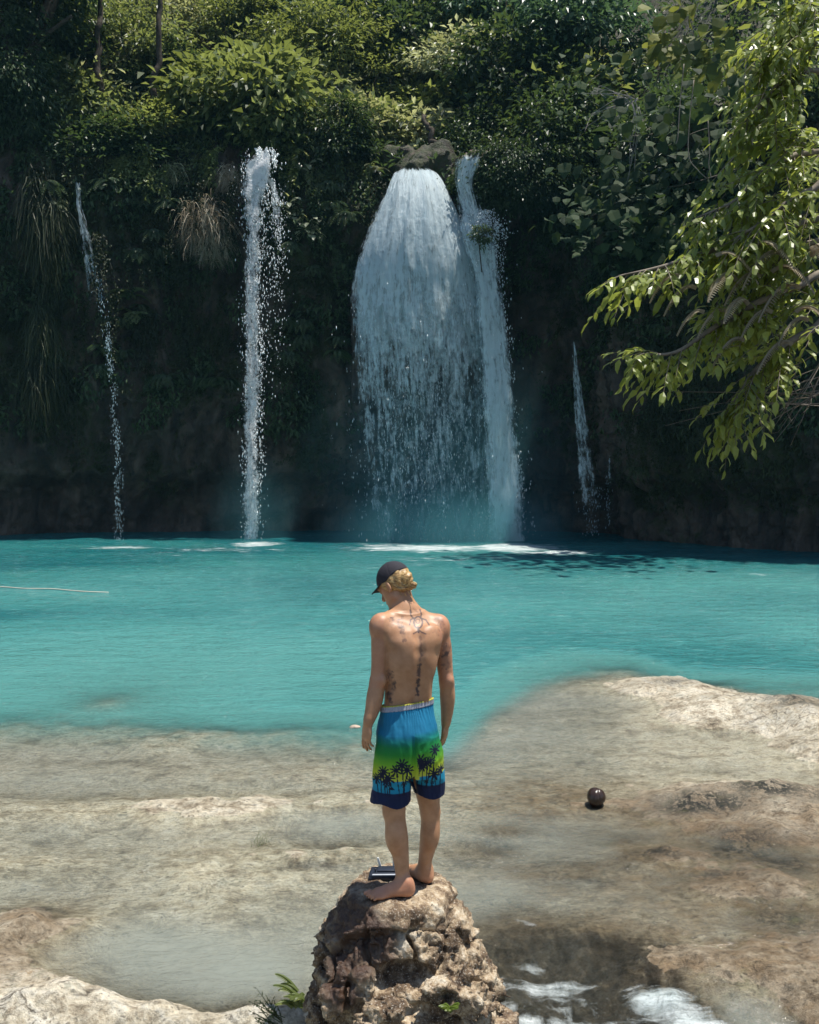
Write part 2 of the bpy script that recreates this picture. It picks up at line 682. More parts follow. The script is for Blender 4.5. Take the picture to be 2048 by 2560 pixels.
# flakes, crevices, pits: stone marks whose colour also carries the relief shading
wp = t.n('VectorMath', {0: p, 1: t.n('VectorMath', {0: t.n('TexNoise', {'Vector': p, 'Scale': 2.2, 'Detail': 5.0}, 'Color'), 'Scale': .55}, operation='SCALE')}, operation='ADD')
crev = t.voro(t.map(wp, scale=(1, 1.5, 1)), 2.6, 'DISTANCE_TO_EDGE')
crm = t.math('MULTIPLY', t.math('MULTIPLY', t.range(crev, .030, .004), t.range(n3, .49, .58)), t.range(t.attr('wet'), 0, 1, 1.0, .22))
base = t.mix(t.math('MULTIPLY', crm, .8), base, (.085, .065, .042))
flk = t.noise(t.map(wp, scale=(1, 1.6, 1)), 15.0, 8, .78)
base = t.mix(1.0, base, t.ramp(flk, [(.38, .42), (.47, .88), (.53, 1.0), (.62, 1.22)]), 'MULTIPLY')
pit = t.math('MULTIPLY', t.range(t.voro(wp, 17.0), .26, .16), t.range(n2, .50, .56))
base = t.mix(t.math('MULTIPLY', pit, .7), base, (.07, .052, .034))
hgt = t.math('ADD', t.math('MULTIPLY', n2, 1.0), t.math('ADD', t.math('MULTIPLY', n4, 0.55), t.math('MULTIPLY', n5, 0.2)))
wet = t.attr('wet')
rough = t.range(wet, 0.0, 1.0, 0.75, 0.32)
base = t.mix(t.math('MULTIPLY', wet, 0.15), base, t.mix(1.0, base, base, 'MULTIPLY'))
M_BED = t.done(t.pbr(base, rough, t.bump(hgt, 0.8, 0.045), 0.4))

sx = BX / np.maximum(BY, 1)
brown_shade_a = sstep(0.0, 0.12, sx + 0.05 * fbm(pp * 0.7, 3)) * sstep(11.0, 8.8, BY + fbm(pp * 0.5 + 8, 3) * 1.5) * 0.95  # brown wet stone at right, deepened to put tree shade into the colour
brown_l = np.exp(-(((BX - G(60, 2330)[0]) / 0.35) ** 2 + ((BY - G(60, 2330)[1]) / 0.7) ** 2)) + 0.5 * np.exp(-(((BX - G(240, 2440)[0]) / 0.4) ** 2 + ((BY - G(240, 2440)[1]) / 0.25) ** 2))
moss_a = np.zeros_like(BX)
for a, b, w, hh, s in [(1760, 2030, 150, 20, 1.2), (1920, 2010, 110, 24, 1.2), (2030, 2020, 100, 30, .8), (1850, 2120, 150, 40, 1.1), (1950, 2150, 130, 40, 1.1), (1640, 2130, 110, 18, 1.0), (1800, 2190, 150, 24, .8),
                       (1960, 2290, 120, 50, .9), (1560, 2080, 140, 20, .7), (1680, 1722, 90, 10, .7), (1900, 1765, 110, 12, .9), (1990, 1800, 90, 24, 1.), (1380, 1730, 20, 4, 0), (120, 2270, 70, 18, .8), (1480, 2060, 120, 14, .5)]:
    g0, g1 = G(a, b), G(a, b + hh)
    moss_a = np.maximum(moss_a, s * np.exp(-(((BX - g0[0]) / (w * g0[1] / F)) ** 2 + ((BY - g0[1]) / abs(g1[1] - g0[1])) ** 2)))
wet_a = sstep(0.13, 0.02, BZ)
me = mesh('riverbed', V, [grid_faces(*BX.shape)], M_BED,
          {'brown': np.clip(brown_shade_a + brown_l, 0, 1).ravel(), 'mossy': np.clip(moss_a, 0, 1).ravel(), 'wet': wet_a.ravel()})
link('riverbed', me, kind='structure')

# ------------------------------------------------------------------ pool and stream water
RAPID = [(1650, 2470, 120, 46, 1.0), (1740, 2520, 110, 60, .9), (1600, 2560, 160, 50, 1.0), (1400, 2450, 170, 34, .72), (1330, 2410, 110, 26, .6), (1480, 2530, 190, 50, .78), (1310, 2530, 120, 70, .66), (1840, 2560, 150, 50, .7), (1290, 2180, 110, 16, .5), (1180, 2120, 90, 12, .45), (800, 2150, 110, 10, .45), (1330, 2300, 130, 30, .45), (1460, 2490, 330, 80, .56), (1250, 2440, 90, 60, .5)]  # rapids, plus faint foam patches drawn in place of bright ripple light


def water_level(x, y):
    """the pool lies level; beside the boulder the stream runs down towards the camera"""
    g = G(1500, 2420)
    q = np.stack([x * 1.6, y * 1.6, x * 0 + 4], -1)
    wv = fbm(q, 3) * .7
    run = sstep(0.15, 1.15, x + 0.15 * (6.6 - y) + wv) * sstep(6.9, 5.5, y + wv)
    return -0.13 * run


X, Y = fan(2.2, 19.0, 460, 460)
Xf, Yf = fan(19.0, 50.0, 150, 460, 0.55, 2.8)
X, Y = np.vstack([X, Xf[1:]]), np.vstack([Y, Yf[1:]])
pp = np.stack([X, Y, X * 0], -1)
wl = water_level(X, Y)
Bz = bed(X, Y)
depth = wl - Bz
foam = np.zeros_like(X)
turb = np.zeros_like(X)
for a, b, w, hh, s in RAPID:
    g0, g1 = G(a, b), G(a, b + hh)
    e = np.exp(-(((X - g0[0]) / (w * g0[1] / F)) ** 2 + ((Y - g0[1]) / abs(g1[1] - g0[1])) ** 2))
    foam = np.maximum(foam, s * e)
    turb = np.maximum(turb, e)
for a, b, w, hh, s in [(1070, 1370, 230, 12, 1.0), (1290, 1368, 120, 13, 1.25), (1390, 1381, 130, 8, .95), (970, 1362, 110, 6, .7), (640, 1360, 70, 8, 1.05), (560, 1374, 220, 10, .55), (310, 1369, 120, 5, .75), (400, 1385, 200, 9, .42), (1130, 1396, 330, 14, .48),
                       (1240, 1392, 170, 8, .5), (1060, 1410, 260, 12, .42), (1930, 1436, 130, 9, .45), (900, 1420, 200, 14, .35), (1300, 1455, 300, 14, .34), (1750, 1590, 260, 8, .36)]:
    g0, g1 = G(a, b), G(a, b + hh)
    foam = np.maximum(foam, s * np.exp(-(((X - g0[0]) / (w * g0[1] / F)) ** 2 + ((Y - g0[1]) / abs(g1[1] - g0[1])) ** 2)))
amp = 0.012 + 0.02 * sstep(10, 30, Y)
Zw = wl + amp * fbm(pp * np.array([0.9, 2.2, 1]) + 2, 4) * sstep(0.0, 0.3, depth + 0.1) + 0.055 * turb * fbm(pp * 6.0, 5)
gg = G(1655, 2460)
Zw += 0.05 * np.exp(-(((X - gg[0]) / 0.25) ** 2 + ((Y - gg[1]) / 0.18) ** 2))

t = NT('pool_water')
p = t.gpos()
dep = t.attr('depth')
fo = t.attr('foam')
waves_big = t.noise(t.map(p, scale=(.45, .8, 1), rot=(0, 0, R(-8))), 1.2, 3, 0.5, 0.3)
waves_far = t.math('ADD', t.math('MULTIPLY', waves_big, 1.1), t.math('MULTIPLY', t.noise(t.map(p, scale=(1.7, 2.3, 1)), 1.25, 5, 0.60, 0.4), .8))
waves_mid = t.noise(t.map(p, scale=(2.0, 3.4, 1), rot=(0, 0, R(4))), 1.3, 5, 0.6, 0.5)
rip = t.noise(t.map(p, scale=(3.0, 5.0, 1), rot=(0, 0, R(-14))), 2.6, 5, 0.6, 1.6)
run_r = t.noise(t.map(p, scale=(1.6, 1.0, 1), rot=(0, 0, R(-35))), 5.5, 6, 0.62, 2.2)
hh = t.math('ADD', t.math('MULTIPLY', waves_far, t.range(dep, 0.2, 0.8, 0.25, 1.0)), t.math('ADD', t.math('MULTIPLY', waves_mid, 0.5), t.math('MULTIPLY', rip, t.range(dep, 0.1, 0.6, 0.5, 0.12))))
hh = t.math('ADD', hh, t.math('MULTIPLY', t.attr('run'), t.math('MULTIPLY', run_r, 2.2)))
nrm = t.bump(hh, 1.0, t.attr('bumpd'))
cn = t.noise(t.map(p, scale=(0.10, 0.22, 1)), 1.0, 4, 0.55, 0.6)
deepc = t.mix(t.range(cn, 0.36, 0.62), (0.004, 0.094, 0.110), (0.024, 0.160, 0.160))
deepc = t.mix(t.attr('near_tone'), deepc, (0.090, 0.280, 0.265))
deepc = t.mix(t.range(waves_mid, 0.54, 0.70, 0, 0.30), deepc, (0.19, 0.37, 0.35))  # wave highlights painted in as a paler water colour
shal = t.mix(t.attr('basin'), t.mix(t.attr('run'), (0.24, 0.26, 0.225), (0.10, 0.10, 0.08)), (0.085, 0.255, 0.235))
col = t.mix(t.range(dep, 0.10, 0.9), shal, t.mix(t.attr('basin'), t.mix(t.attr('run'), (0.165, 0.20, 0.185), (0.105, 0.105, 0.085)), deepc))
body = t.n('BsdfDiffuse', {'Color': col, 'Normal': nrm})
eff = t.math('MAXIMUM', t.math('SUBTRACT', dep, t.range(t.attr('basin'), .3, .8, .022, 0.0)), 0.0)
alpha = t.math('SUBTRACT', 1.0, t.math('POWER', 2.718, t.math('MULTIPLY', eff, t.range(t.attr('basin'), 0.30, 1.0, t.math('SUBTRACT', t.math('MULTIPLY', t.attr('run'), 3.2), 5.4), -13.0))))
sh = t.mixsh(alpha, t.n('BsdfTransparent', {'Color': (0.95, 0.98, 0.97)}), body)
bd = t.attr('bumpd')
fnear = t.noise(t.map(p, scale=(1.0, .45, 1.0), rot=(0, 0, R(25))), 11.0, 7, 0.72, 0.9)
ffar = t.noise(t.map(p, scale=(.55, 1.7, 1)), 2.2, 8, 0.72, 0.5)
fn = t.mix(t.range(bd, .014, .07), fnear, ffar)
fmask = t.range(t.math('ADD', t.range(fn, .28, .72), t.math('MULTIPLY', fo, 1.0)), 1.02, 1.42)
fm = t.n('BsdfDiffuse', {'Color': t.mix(t.range(fn, .4, .65), (0.42, 0.50, 0.50), (0.72, 0.76, 0.76)), 'Normal': t.bump(fn, 1.0, 0.05)})
sh = t.mixsh(t.math('MULTIPLY', fmask, t.math('MINIMUM', t.math('MULTIPLY', fo, 2.0), 0.88)), sh, fm)
gl = t.n('BsdfGlossy', {'Color': (1.0, 1.0, 1.0), 'Roughness': 0.09, 'Normal': nrm})
fr = t.n('Fresnel', {'IOR': 1.33, 'Normal': nrm})
M_WATER = t.done(t.mixsh(t.math('MULTIPLY', fr, 1.0), sh, gl))
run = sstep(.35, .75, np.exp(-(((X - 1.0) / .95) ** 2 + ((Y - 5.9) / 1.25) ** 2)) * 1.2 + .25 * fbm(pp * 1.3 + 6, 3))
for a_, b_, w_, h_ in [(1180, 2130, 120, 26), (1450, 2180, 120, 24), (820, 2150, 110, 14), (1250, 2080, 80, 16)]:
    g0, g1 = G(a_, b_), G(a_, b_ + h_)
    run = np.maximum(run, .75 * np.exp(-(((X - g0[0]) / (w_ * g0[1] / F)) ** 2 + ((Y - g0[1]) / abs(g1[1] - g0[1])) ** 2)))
bumpd = 0.030 + 0.20 * sstep(7, 28, Y) + .030 * run
near_tone = sstep(33, 22, Y + 3 * fbm(pp * .15, 2)) * sstep(8, 16, Y) * 0.85 * (0.75 + 0.9 * fbm(pp * 0.12 + 4, 3))  # paler near, deep teal far: depth colour plus far-pool shade painted in
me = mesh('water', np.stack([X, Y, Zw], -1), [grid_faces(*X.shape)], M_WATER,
          {'depth': depth.ravel(), 'foam': foam.ravel(), 'bumpd': bumpd.ravel(), 'near_tone': np.clip(near_tone, 0, 1).ravel(), 'run': np.clip(run, 0, 1).ravel(),
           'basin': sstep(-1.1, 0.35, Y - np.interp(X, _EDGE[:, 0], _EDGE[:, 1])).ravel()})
link('water', me, kind='structure')

# ------------------------------------------------------------------ cliff and wooded slope above
_plan = np.array([(-60, 18), (-40, 30), (-28, 36.5), (-20, 40.6), (-14, 42.2), (-8, 43.2), (-2, 43.6), (3.5, 43.6), (6.6, 43.4), (7.9, 42), (8.6, 39.4), (10.2, 36.6), (13.4, 33.6), (18, 31), (26, 27), (44, 16)], float)
NS, NZ, NB = 520, 190, 90
path = smooth_path(_plan, NS)
seg = np.concatenate([[0], np.cumsum(np.linalg.norm(np.diff(path, axis=0), axis=1))])
# even spacing in the middle, coarse outside the view
wgt = 1.0 / (1 + np.maximum(np.abs(path[:, 0] + 0) - 17, 0) * 0.35)
cum = np.concatenate([[0], np.cumsum(np.diff(seg) * wgt[1:])])
path = np.stack([np.interp(np.linspace(0, cum[-1], NS), cum, path[:, i]) for i in (0, 1)], -1)
tang = unit(np.gradient(path, axis=0))
nrm2 = np.stack([tang[:, 1], -tang[:, 0]], -1)          # towards the pool
_topx = [(-60, 16), (-22, 16.4), (-14.3, 15.6), (-13.2, 15.2), (-11, 16.2), (-8, 16.6), (-6.4, 16.0), (-5.6, 16.0), (-4, 16.6), (-2, 15.6), (-.8, 14.6), (1, 14.6), (1.6, 15.4), (2.2, 15.2), (3, 15.0), (4, 15.6), (7, 16), (9, 15), (14, 15), (44, 14)]


def cliff_pt(si, z, back=0.0):
    """si: fractional index along the plan; z: height; back: metres back over the top"""
    i = np.arange(NS)
    cx, cy = np.interp(si, i, path[:, 0]), np.interp(si, i, path[:, 1])
    nx, ny = np.interp(si, i, nrm2[:, 0]), np.interp(si, i, nrm2[:, 1])
    o = np.interp(z, [-3, -0.2, 0.6, 2.0, 2.6, 4.2, 6.0, 8.5, 11, 13.5, 15.2, 17], [-2.2, -2.0, -1.9, -1.3, -0.35, 0.25, 0.45, 0.3, 0.75, 1.1, 0.6, -0.6])
    o = o * np.interp(cx, [-30, -10, 2, 7, 8.5, 11, 30], [.7, 1, 1, .9, .7, .75, .8])
    p = np.stack([cx, cy, z], -1)
    big = fbm(p * np.array([.16, .16, .12]) + 31, 3) * 2.6
    med = ridged(p * np.array([.6, .6, .26]) + 4, 5) * 1.25 - 0.7
    f1, f2, cid = worley(p * np.array([.8, .8, .55]) + fbm(p * 0.6, 2)[..., None] * 0.7)
    blk = (cid - 0.5) * 0.30 - sstep(0.12, 0.0, f2 - f1) * 0.12
    sm = fbm(p * 2.6, 4) * 0.28
    o = o + big * 0.55 + med * 0.75 + blk + sm
    o = o - back
    zz = z + fbm(p * 0.45 + 77, 3) * 0.4 * sstep(0.0, 2.0, z)
    return np.stack([cx + nx * o, cy + ny * o, zz], -1)


si = np.arange(NS, dtype=float)
rows = []
ztop = np.interp(path[:, 0], *np.array(_topx).T)
for k in range(NZ):
    f = k / (NZ - 1)
    rows.append((si, -2.5 + (ztop + 2.5) * f, np.zeros(NS)))
S_ = np.stack([r[0] for r in rows]); Z_ = np.stack([r[1] for r in rows])
face = cliff_pt(S_, Z_)
top = face[-1]
bk = np.linspace(0, 1, NB + 1)[1:] ** 1.5 * 46
sl = []
for b in bk:
    q = top.copy()
    lift = b * np.interp(b, [0, 3, 8, 46], [0.22, 0.4, 0.72, 0.86])
    q[:, 0] -= nrm2[:, 0] * b * np.interp(np.abs(path[:, 0]), [8, 30], [0.55, .8])
    q[:, 1] += np.abs(nrm2[:, 1]) * b * 0.95 + 0.06 * b
    q[:, 2] += lift + fbm(np.stack([q[:, 0] * .2, q[:, 1] * .2, q[:, 2] * 0], -1), 3) * min(b * 0.3, 2.0)
    sl.append(q)
CL = np.concatenate([face, np.stack(sl)], 0)
cn = np.cross(np.gradient(CL, axis=1), np.gradient(CL, axis=0))
cn = unit(cn)
mossm = sstep(0.0, 0.35, fbm(CL * np.array([.35, .35, .22]) + 9, 4) + 0.35 * cn[..., 2] + 0.10 + 0.25 * sstep(7, 10, CL[..., 0]) + 0.12 * sstep(5, 11, CL[..., 2]) - 0.4 * sstep(2.2, 0.8, CL[..., 2]) - .25 * np.exp(-((CL[..., 0] - 2.2) / 3.2) ** 2))
mossm[NZ:] = 1.0

t = NT('cliff_rock')
p = t.gpos()
n1 = t.noise(t.map(p, scale=(1, 1, .55)), .8, 7, .62, .5)
n2 = t.noise(p, 3.5, 6, .65)
n3 = t.noise(t.map(p, scale=(2.2, 2.2, .25)), 1.2, 5, .6)
c = t.ramp(n1, [(.3, (.026, .022, .018)), (.5, (.075, .058, .046)), (.62, (.13, .10, .076)), (.75, (.20, .15, .115))])
c = t.mix(t.range(n3, .5, .68), c, (.022, .02, .019))
c = t.mix(t.math('MULTIPLY', t.range(n2, .55, .7), .6), c, (.10, .048, .03))
mo = t.math('MULTIPLY', t.attr('moss'), t.range(n2, .36, .55))
c = t.mix(mo, c, t.mix(n1, (.012, .018, .005), (.045, .06, .014)))
hgt = t.math('ADD', n2, t.math('MULTIPLY', t.noise(p, 14, 5, .7), .4))
M_CLIFF = t.done(t.pbr(c, t.range(n3, .4, .7, .75, .42), t.bump(hgt, .9, .12), .35))
me = mesh('cliff', CL, [grid_faces(CL.shape[0], NS)], M_CLIFF, {'moss': mossm.ravel()})
link('cliff', me, kind='structure')


def cliff_at(px, py):
    """first place of the cliff grid seen at that pixel: point, outward normal"""
    d = P(px, py, 1.0 * 40) - np.array([0, 0, CAMH])
    d = d / np.linalg.norm(d)
    rel = CL - np.array([0, 0, CAMH])
    along = rel @ d
    off = np.linalg.norm(rel - along[..., None] * d, axis=-1) / along
    ok = np.argwhere(off < 0.0045)
    if len(ok) == 0:
        k = np.unravel_index(np.argmin(off), off.shape)
    else:
        k = tuple(ok[np.argmin(along[ok[:, 0], ok[:, 1]])])
    n = cn[k]
    return CL[k].copy(), (n if n[1] < 0 else -n)
# ------------------------------------------------------------------ falling water
def water_mat(name, su, sv, tint=(0.80, 0.86, 0.88), white=0.9):
    """sheet of falling water; flow = (metres across, metres down, seed); den = how closed the sheet is"""
    t = NT(name)
    fl = t.attr('flow', 'Vector')
    den = t.attr('den')
    d1 = t.noise(t.map(fl, scale=(su, sv, 1)), 1.0, 7, .70, .25)
    d2 = t.noise(t.map(fl, scale=(su * 2.6, sv * 2.6, 1)), 1.0, 5, .7, .5)
    d3 = t.noise(t.map(fl, scale=(su * .28, sv * .6, 1)), 1.0, 4, .6, .3)
    d4 = t.noise(t.map(fl, scale=(su * .8, sv * 4.5, 1)), 1.0, 3, .6, .3)
    h = t.math('ADD', t.math('ADD', t.math('MULTIPLY', d1, .50), t.math('MULTIPLY', d4, .22)), t.math('ADD', t.math('MULTIPLY', d2, .30), t.math('MULTIPLY', d3, .34)))
    thr = t.range(den, 0, 1, .94, .42)
    a = t.range(t.math('SUBTRACT', h, thr), -.015, .12)
    a = t.math('MULTIPLY', a, t.range(den, 0, .12))
    a = t.math('MULTIPLY', a, white)
    c = t.mix(t.range(h, .52, .82), tuple(x * .60 for x in tint), tuple(min(1, x * 1.08) for x in tint))
    nb = t.bump(h, .9, .16)
    body = t.mixsh(.30, t.pbr(c, .35, nb, .35), t.n('BsdfTranslucent', {'Color': tint, 'Normal': nb}))
    return t.done(t.mixsh(a, t.n('BsdfTransparent'), body))


M_VEIL = water_mat('veil_water', 6.0, .85, (.72, .84, .88), .9)
M_THIN = water_mat('thin_water', 7.0, 2.2, (.92, .95, .97), .98)
M_DIM = flat_mat('dim_drop_water', (.42, .58, .66), .4, .4, 0, 4, .05)  # duller copy of the drop colour, shade painted into sunlit trickle spray
M_DROP = flat_mat('drop_water', (.86, .91, .93), .3, .5, 0, 4, .05)


def cubic(pts, t):
    """(k, n) table sampled at t of its first column"""
    p = np.asarray(pts, float)
    k = smooth_path(p, 400)
    return np.stack([np.interp(t, k[:, 0], k[:, i]) for i in range(1, p.shape[1])], -1)


def veil(mb, rows, Yc, bulge, seed, nu=90, nv=240, off=0.0, dscale=1.0, rough=.10, soft=.22, softr=None):
    """rows: (py, px left, px right, density, bulge share)"""
    ys = np.linspace(rows[0][0], rows[-1][0], nv)
    tab = cubic(rows, ys)
    u = np.linspace(0, 1, nu)
    pts = np.zeros((nv, nu, 3))
    for j, (y, (l, r, dn, bs)) in enumerate(zip(ys, tab)):
        a, b = P(l, y, Yc), P(r, y, Yc)
        q = a + (b - a) * u[:, None]
        q[:, 1] -= bulge * bs * np.sqrt(np.clip(1 - (2 * u - 1) ** 2, 0, 1)) + off
        pts[j] = q
    down = np.concatenate([[0], np.cumsum(np.linalg.norm(np.diff(pts[:, nu // 2], axis=0), axis=1))])
    wid = np.linalg.norm(pts[:, -1] - pts[:, 0], axis=1)
    wm = wid.mean() * 0.6 + wid * 0.4
    fx = (u[None, :] - .5) * wm[:, None] + seed * 13.7
    fy = np.repeat(down[:, None], nu, 1)
    n = fbm(np.stack([fx * 1.6, fy * .25, fx * 0 + seed], -1), 4)
    pts[..., 1] += n * rough * 2.2
    pts[..., 0] += fbm(np.stack([fx * 1.1, fy * .5, fx * 0 + seed + 9], -1), 3) * rough
    sr = soft if softr is None else softr
    edge = sstep(0, soft, u) * sstep(1, 1 - sr, u)
    den = tab[:, 2][:, None] * dscale * (0.12 + .88 * edge[None, :]) * (sstep(0, .025, np.linspace(0, 1, nv))[:, None] * .5 + .5)
    mb.add(pts.reshape(-1, 3), grid_faces(nv, nu), flowx=fx.ravel(), flowy=fy.ravel(), flowz=seed, den=np.clip(den, 0, 1).ravel())


def flow_mesh(mb, name, m):
    V = np.concatenate(mb.v)
    g = lambda k: np.concatenate(mb.a[k])
    return mesh(name, V, [np.concatenate(mb.q)], m, {'flow': np.stack([g('flowx'), g('flowy'), g('flowz')], -1), 'den': g('den')})


def drops(name, C, S, stretch, m):
    """many small falling drops (stretched octahedra)"""
    o = np.array([[1, 0, 0], [-1, 0, 0], [0, 1, 0], [0, -1, 0], [0, 0, 1.], [0, 0, -1.]])
    f = np.array([[0, 2, 4], [2, 1, 4], [1, 3, 4], [3, 0, 4], [2, 0, 5], [1, 2, 5], [3, 1, 5], [0, 3, 5]])
    n = len(C)
    s = np.stack([S, S, S * stretch], -1)
    V = C[:, None, :] + o[None] * s[:, None, :]
    Fc = (np.arange(n)[:, None, None] * 6 + f[None]).reshape(-1, 3)
    return mesh(name, V.reshape(-1, 3), [Fc], m)


def column_drops(rows, Yc, n, seed, smin=.012, smax=.045, depth=.5, power=1.0):
    """rows: (py, px centre, px half width, relative density)"""
    r = np.random.default_rng(seed)
    k = smooth_path(np.asarray(rows, float), 300)
    w = np.maximum(k[:, 3], .001)
    y = np.interp(r.random(n), np.cumsum(w) / w.sum(), k[:, 0])
    c = np.interp(y, k[:, 0], k[:, 1]); hw = np.interp(y, k[:, 0], k[:, 2])
    g = r.normal(size=n) * .55
    C = np.stack([P(a, b, Yc) for a, b in zip(c + hw * g, y)])
    clump = fbm(np.stack([C[:, 0] * 4, C[:, 0] * 0 + seed, C[:, 2] * 1.1], -1), 3)
    keep = clump > r.random(n) * .5 - .28
    C[:, 1] += r.normal(size=n) * depth * .4
    S = smin + (smax - smin) * r.random(n) ** 2.2
    return C[keep], S[keep]


# --- the broad fall
wf = thing('waterfall', 'broad bell shaped waterfall pouring over a rounded rock, the widest of all', 'waterfall', P(1090, 1370, 41))
base = np.array(wf.location)
rows = [(424, 1000, 1070, .9, .0), (440, 978, 1096, 1.0, .2), (470, 962, 1114, 1.0, .42), (520, 938, 1138, 1.0, .68), (600, 900, 1170, 1.0, .9), (680, 868, 1196, .98, 1.0), (760, 856, 1208, .84, 1.0), (840, 856, 1216, .72, 1.0), (950, 858, 1222, .56, .95),
        (1100, 868, 1232, .50, .85), (1250, 880, 1240, .48, .75), (1376, 890, 1248, .48, .7)]
for k, (off, ds, sd) in enumerate([(0, 1.0, 1), (.35, .84, 2), (-.45, .82, 3), (-.8, .6, 5)]):
    mb = MB(); veil(mb, rows, 41.6, 2.1, sd, off=off, dscale=ds, soft=.17, softr=.06)
    mb.v = [v - base for v in mb.v]
    o = link('water_veil', flow_mesh(mb, 'water_veil', M_VEIL), wf)
    if k:
        pass
C, S = column_drops([(700, 1035, 110, .3), (900, 1045, 130, .8), (1150, 1055, 140, 1), (1372, 1080, 140, 1.1)], 40.4, 5600, 21, .006, .020, 1.6)
link('spray', drops('spray', C - base, S, 4.5, M_DROP), wf, kind='stuff')
# the dome of tufa under it
r_ = []
ys = np.linspace(425, 1000, 80); tab = cubic(rows, ys)
for y, (l, r, dn, bs) in zip(ys, tab):
    a, b = P(l + 22, y, 42.3), P(r - 22, y, 42.3)
    u = np.linspace(0, 1, 60); q = a + (b - a) * u[:, None]
    q[:, 1] -= 1.75 * bs * np.sqrt(np.clip(1 - (2 * u - 1) ** 2, 0, 1)) * np.interp(y, [425, 700, 1000], [1, .95, .2])
    q += (fbm(q * 1.5, 4) * .3)[:, None] * np.array([.3, 1, .3])
    r_.append(q)
dome = np.stack(r_)
o = link('tufa_dome', mesh('tufa_dome', dome.reshape(-1, 3), [grid_faces(80, 60)], M_CLIFF, {'moss': np.zeros(80 * 60)}), kind='structure')

# --- the side column right of it, with its spout
ws = thing('waterfall', 'white narrow column of water with a spout at its head, touching the broad fall', 'waterfall', P(1290, 1370, 40.2))
base = np.array(ws.location)
for sd, off, ds in [(11, 0, 1.0), (12, .25, .9), (13, -.25, .85), (14, -.45, .7)]:
    mb = MB()
    veil(mb, [(388, 1112, 1240, .8, .0), (412, 1118, 1222, .82, .3), (460, 1120, 1204, .74, .4), (520, 1120, 1222, .74, .4), (590, 1128, 1256, .84, .6), (650, 1148, 1262, .86, .8), (760, 1166, 1278, .90, 1), (900, 1178, 1294, .93, 1),
              (1050, 1184, 1310, .93, 1), (1200, 1190, 1322, .93, 1), (1376, 1194, 1338, .95, 1)], 40.4, .5, sd, nu=30, nv=240, off=off, dscale=ds, rough=.14, soft=.42)
    mb.v = [v - base for v in mb.v]
    link('water_column', flow_mesh(mb, 'water_column', M_VEIL), ws)
C0, S0 = column_drops([(528, 1205, 34, .8), (570, 1212, 46, 1), (620, 1214, 40, .8), (690, 1220, 34, .4)], 39.9, 2600, 33, .010, .032, .7)
link('spout', drops('spout', C0 - base, S0, 1.2, M_DROP), ws, kind='stuff')
C, S = column_drops([(560, 1215, 40, .5), (750, 1232, 36, .6), (950, 1246, 40, .8), (1200, 1262, 46, 1), (1372, 1272, 52, 1.2)], 40.1, 5200, 31, .008, .026, .5)
link('spray', drops('spray', C - base, S, 3.0, M_DROP), ws, kind='stuff')

# --- the thin white fall on the left
wl_ = thing('waterfall', 'thin straight waterfall of bright white drops falling clear of the dark cliff', 'waterfall', P(632, 1362, 41.0))
base = np.array(wl_.location)
mb = MB()
for sd, off in [(41, 0), (42, .25), (43, -.25)]:
    veil(mb, [(366, 626, 690, .45, .2), (396, 622, 696, .72, .6), (425, 608, 692, .95, 1), (465, 602, 690, .8, 1), (520, 602, 676, .62, 1), (600, 604, 668, .56, 1), (750, 602, 664, .58, 1), (900, 600, 668, .60, 1), (1100, 598, 664, .60, 1), (1364, 598, 664, .62, 1)],
         41.0, .35, sd, nu=24, nv=300, off=off, rough=.2, soft=.42)
mb.v = [v - base for v in mb.v]
link('water_column', flow_mesh(mb, 'water_column', M_THIN), wl_)
mb = MB()
veil(mb, [(440, 668, 690, .75, 1), (500, 678, 700, .62, 1), (580, 680, 702, .5, 1), (700, 676, 704, .36, 1), (820, 670, 700, .2, 1)], 41.1, .2, 44, nu=12, nv=120, rough=.2)
mb.v = [v - base for v in mb.v]
link('side_strand', flow_mesh(mb, 'side_strand', M_THIN), wl_)
C1, S1 = column_drops([(372, 656, 26, .3), (400, 655, 34, .7), (440, 645, 40, .6), (600, 638, 28, .8), (900, 634, 26, 1), (1364, 631, 26, 1.1)], 40.9, 9000, 41, .007, .024, .4)
C2, S2 = column_drops([(450, 690, 14, 1), (600, 696, 20, .8), (760, 690, 34, .5), (1000, 668, 36, .25)], 41.0, 1300, 42, .006, .020, .4)
link('spray', drops('spray', np.concatenate([C1, C2]) - base, np.concatenate([S1, S2]), 3.2, M_DROP), wl_, kind='stuff')

# --- trickles
def trickle(label, rows, Yc, seed, m, nd, base_px, dr, dscale=1.0):
    w = thing('trickle', label, 'waterfall', P(*base_px, Yc))
    b = np.array(w.location)
    mb = MB()
    for k in (0, 1):
        veil(mb, rows, Yc, .2, seed + k, nu=18, nv=220, off=.12 * k, rough=.10, dscale=dscale)
    mb.v = [v - b for v in mb.v]
    link('water_strand', flow_mesh(mb, 'water_strand', m), w)
    if nd:
        C, S = column_drops(dr, Yc - .1, nd * 2, seed, .004, .011, .3)
        link('spray', drops('spray', C - b, S, 6.0, M_DIM), w, kind='stuff')


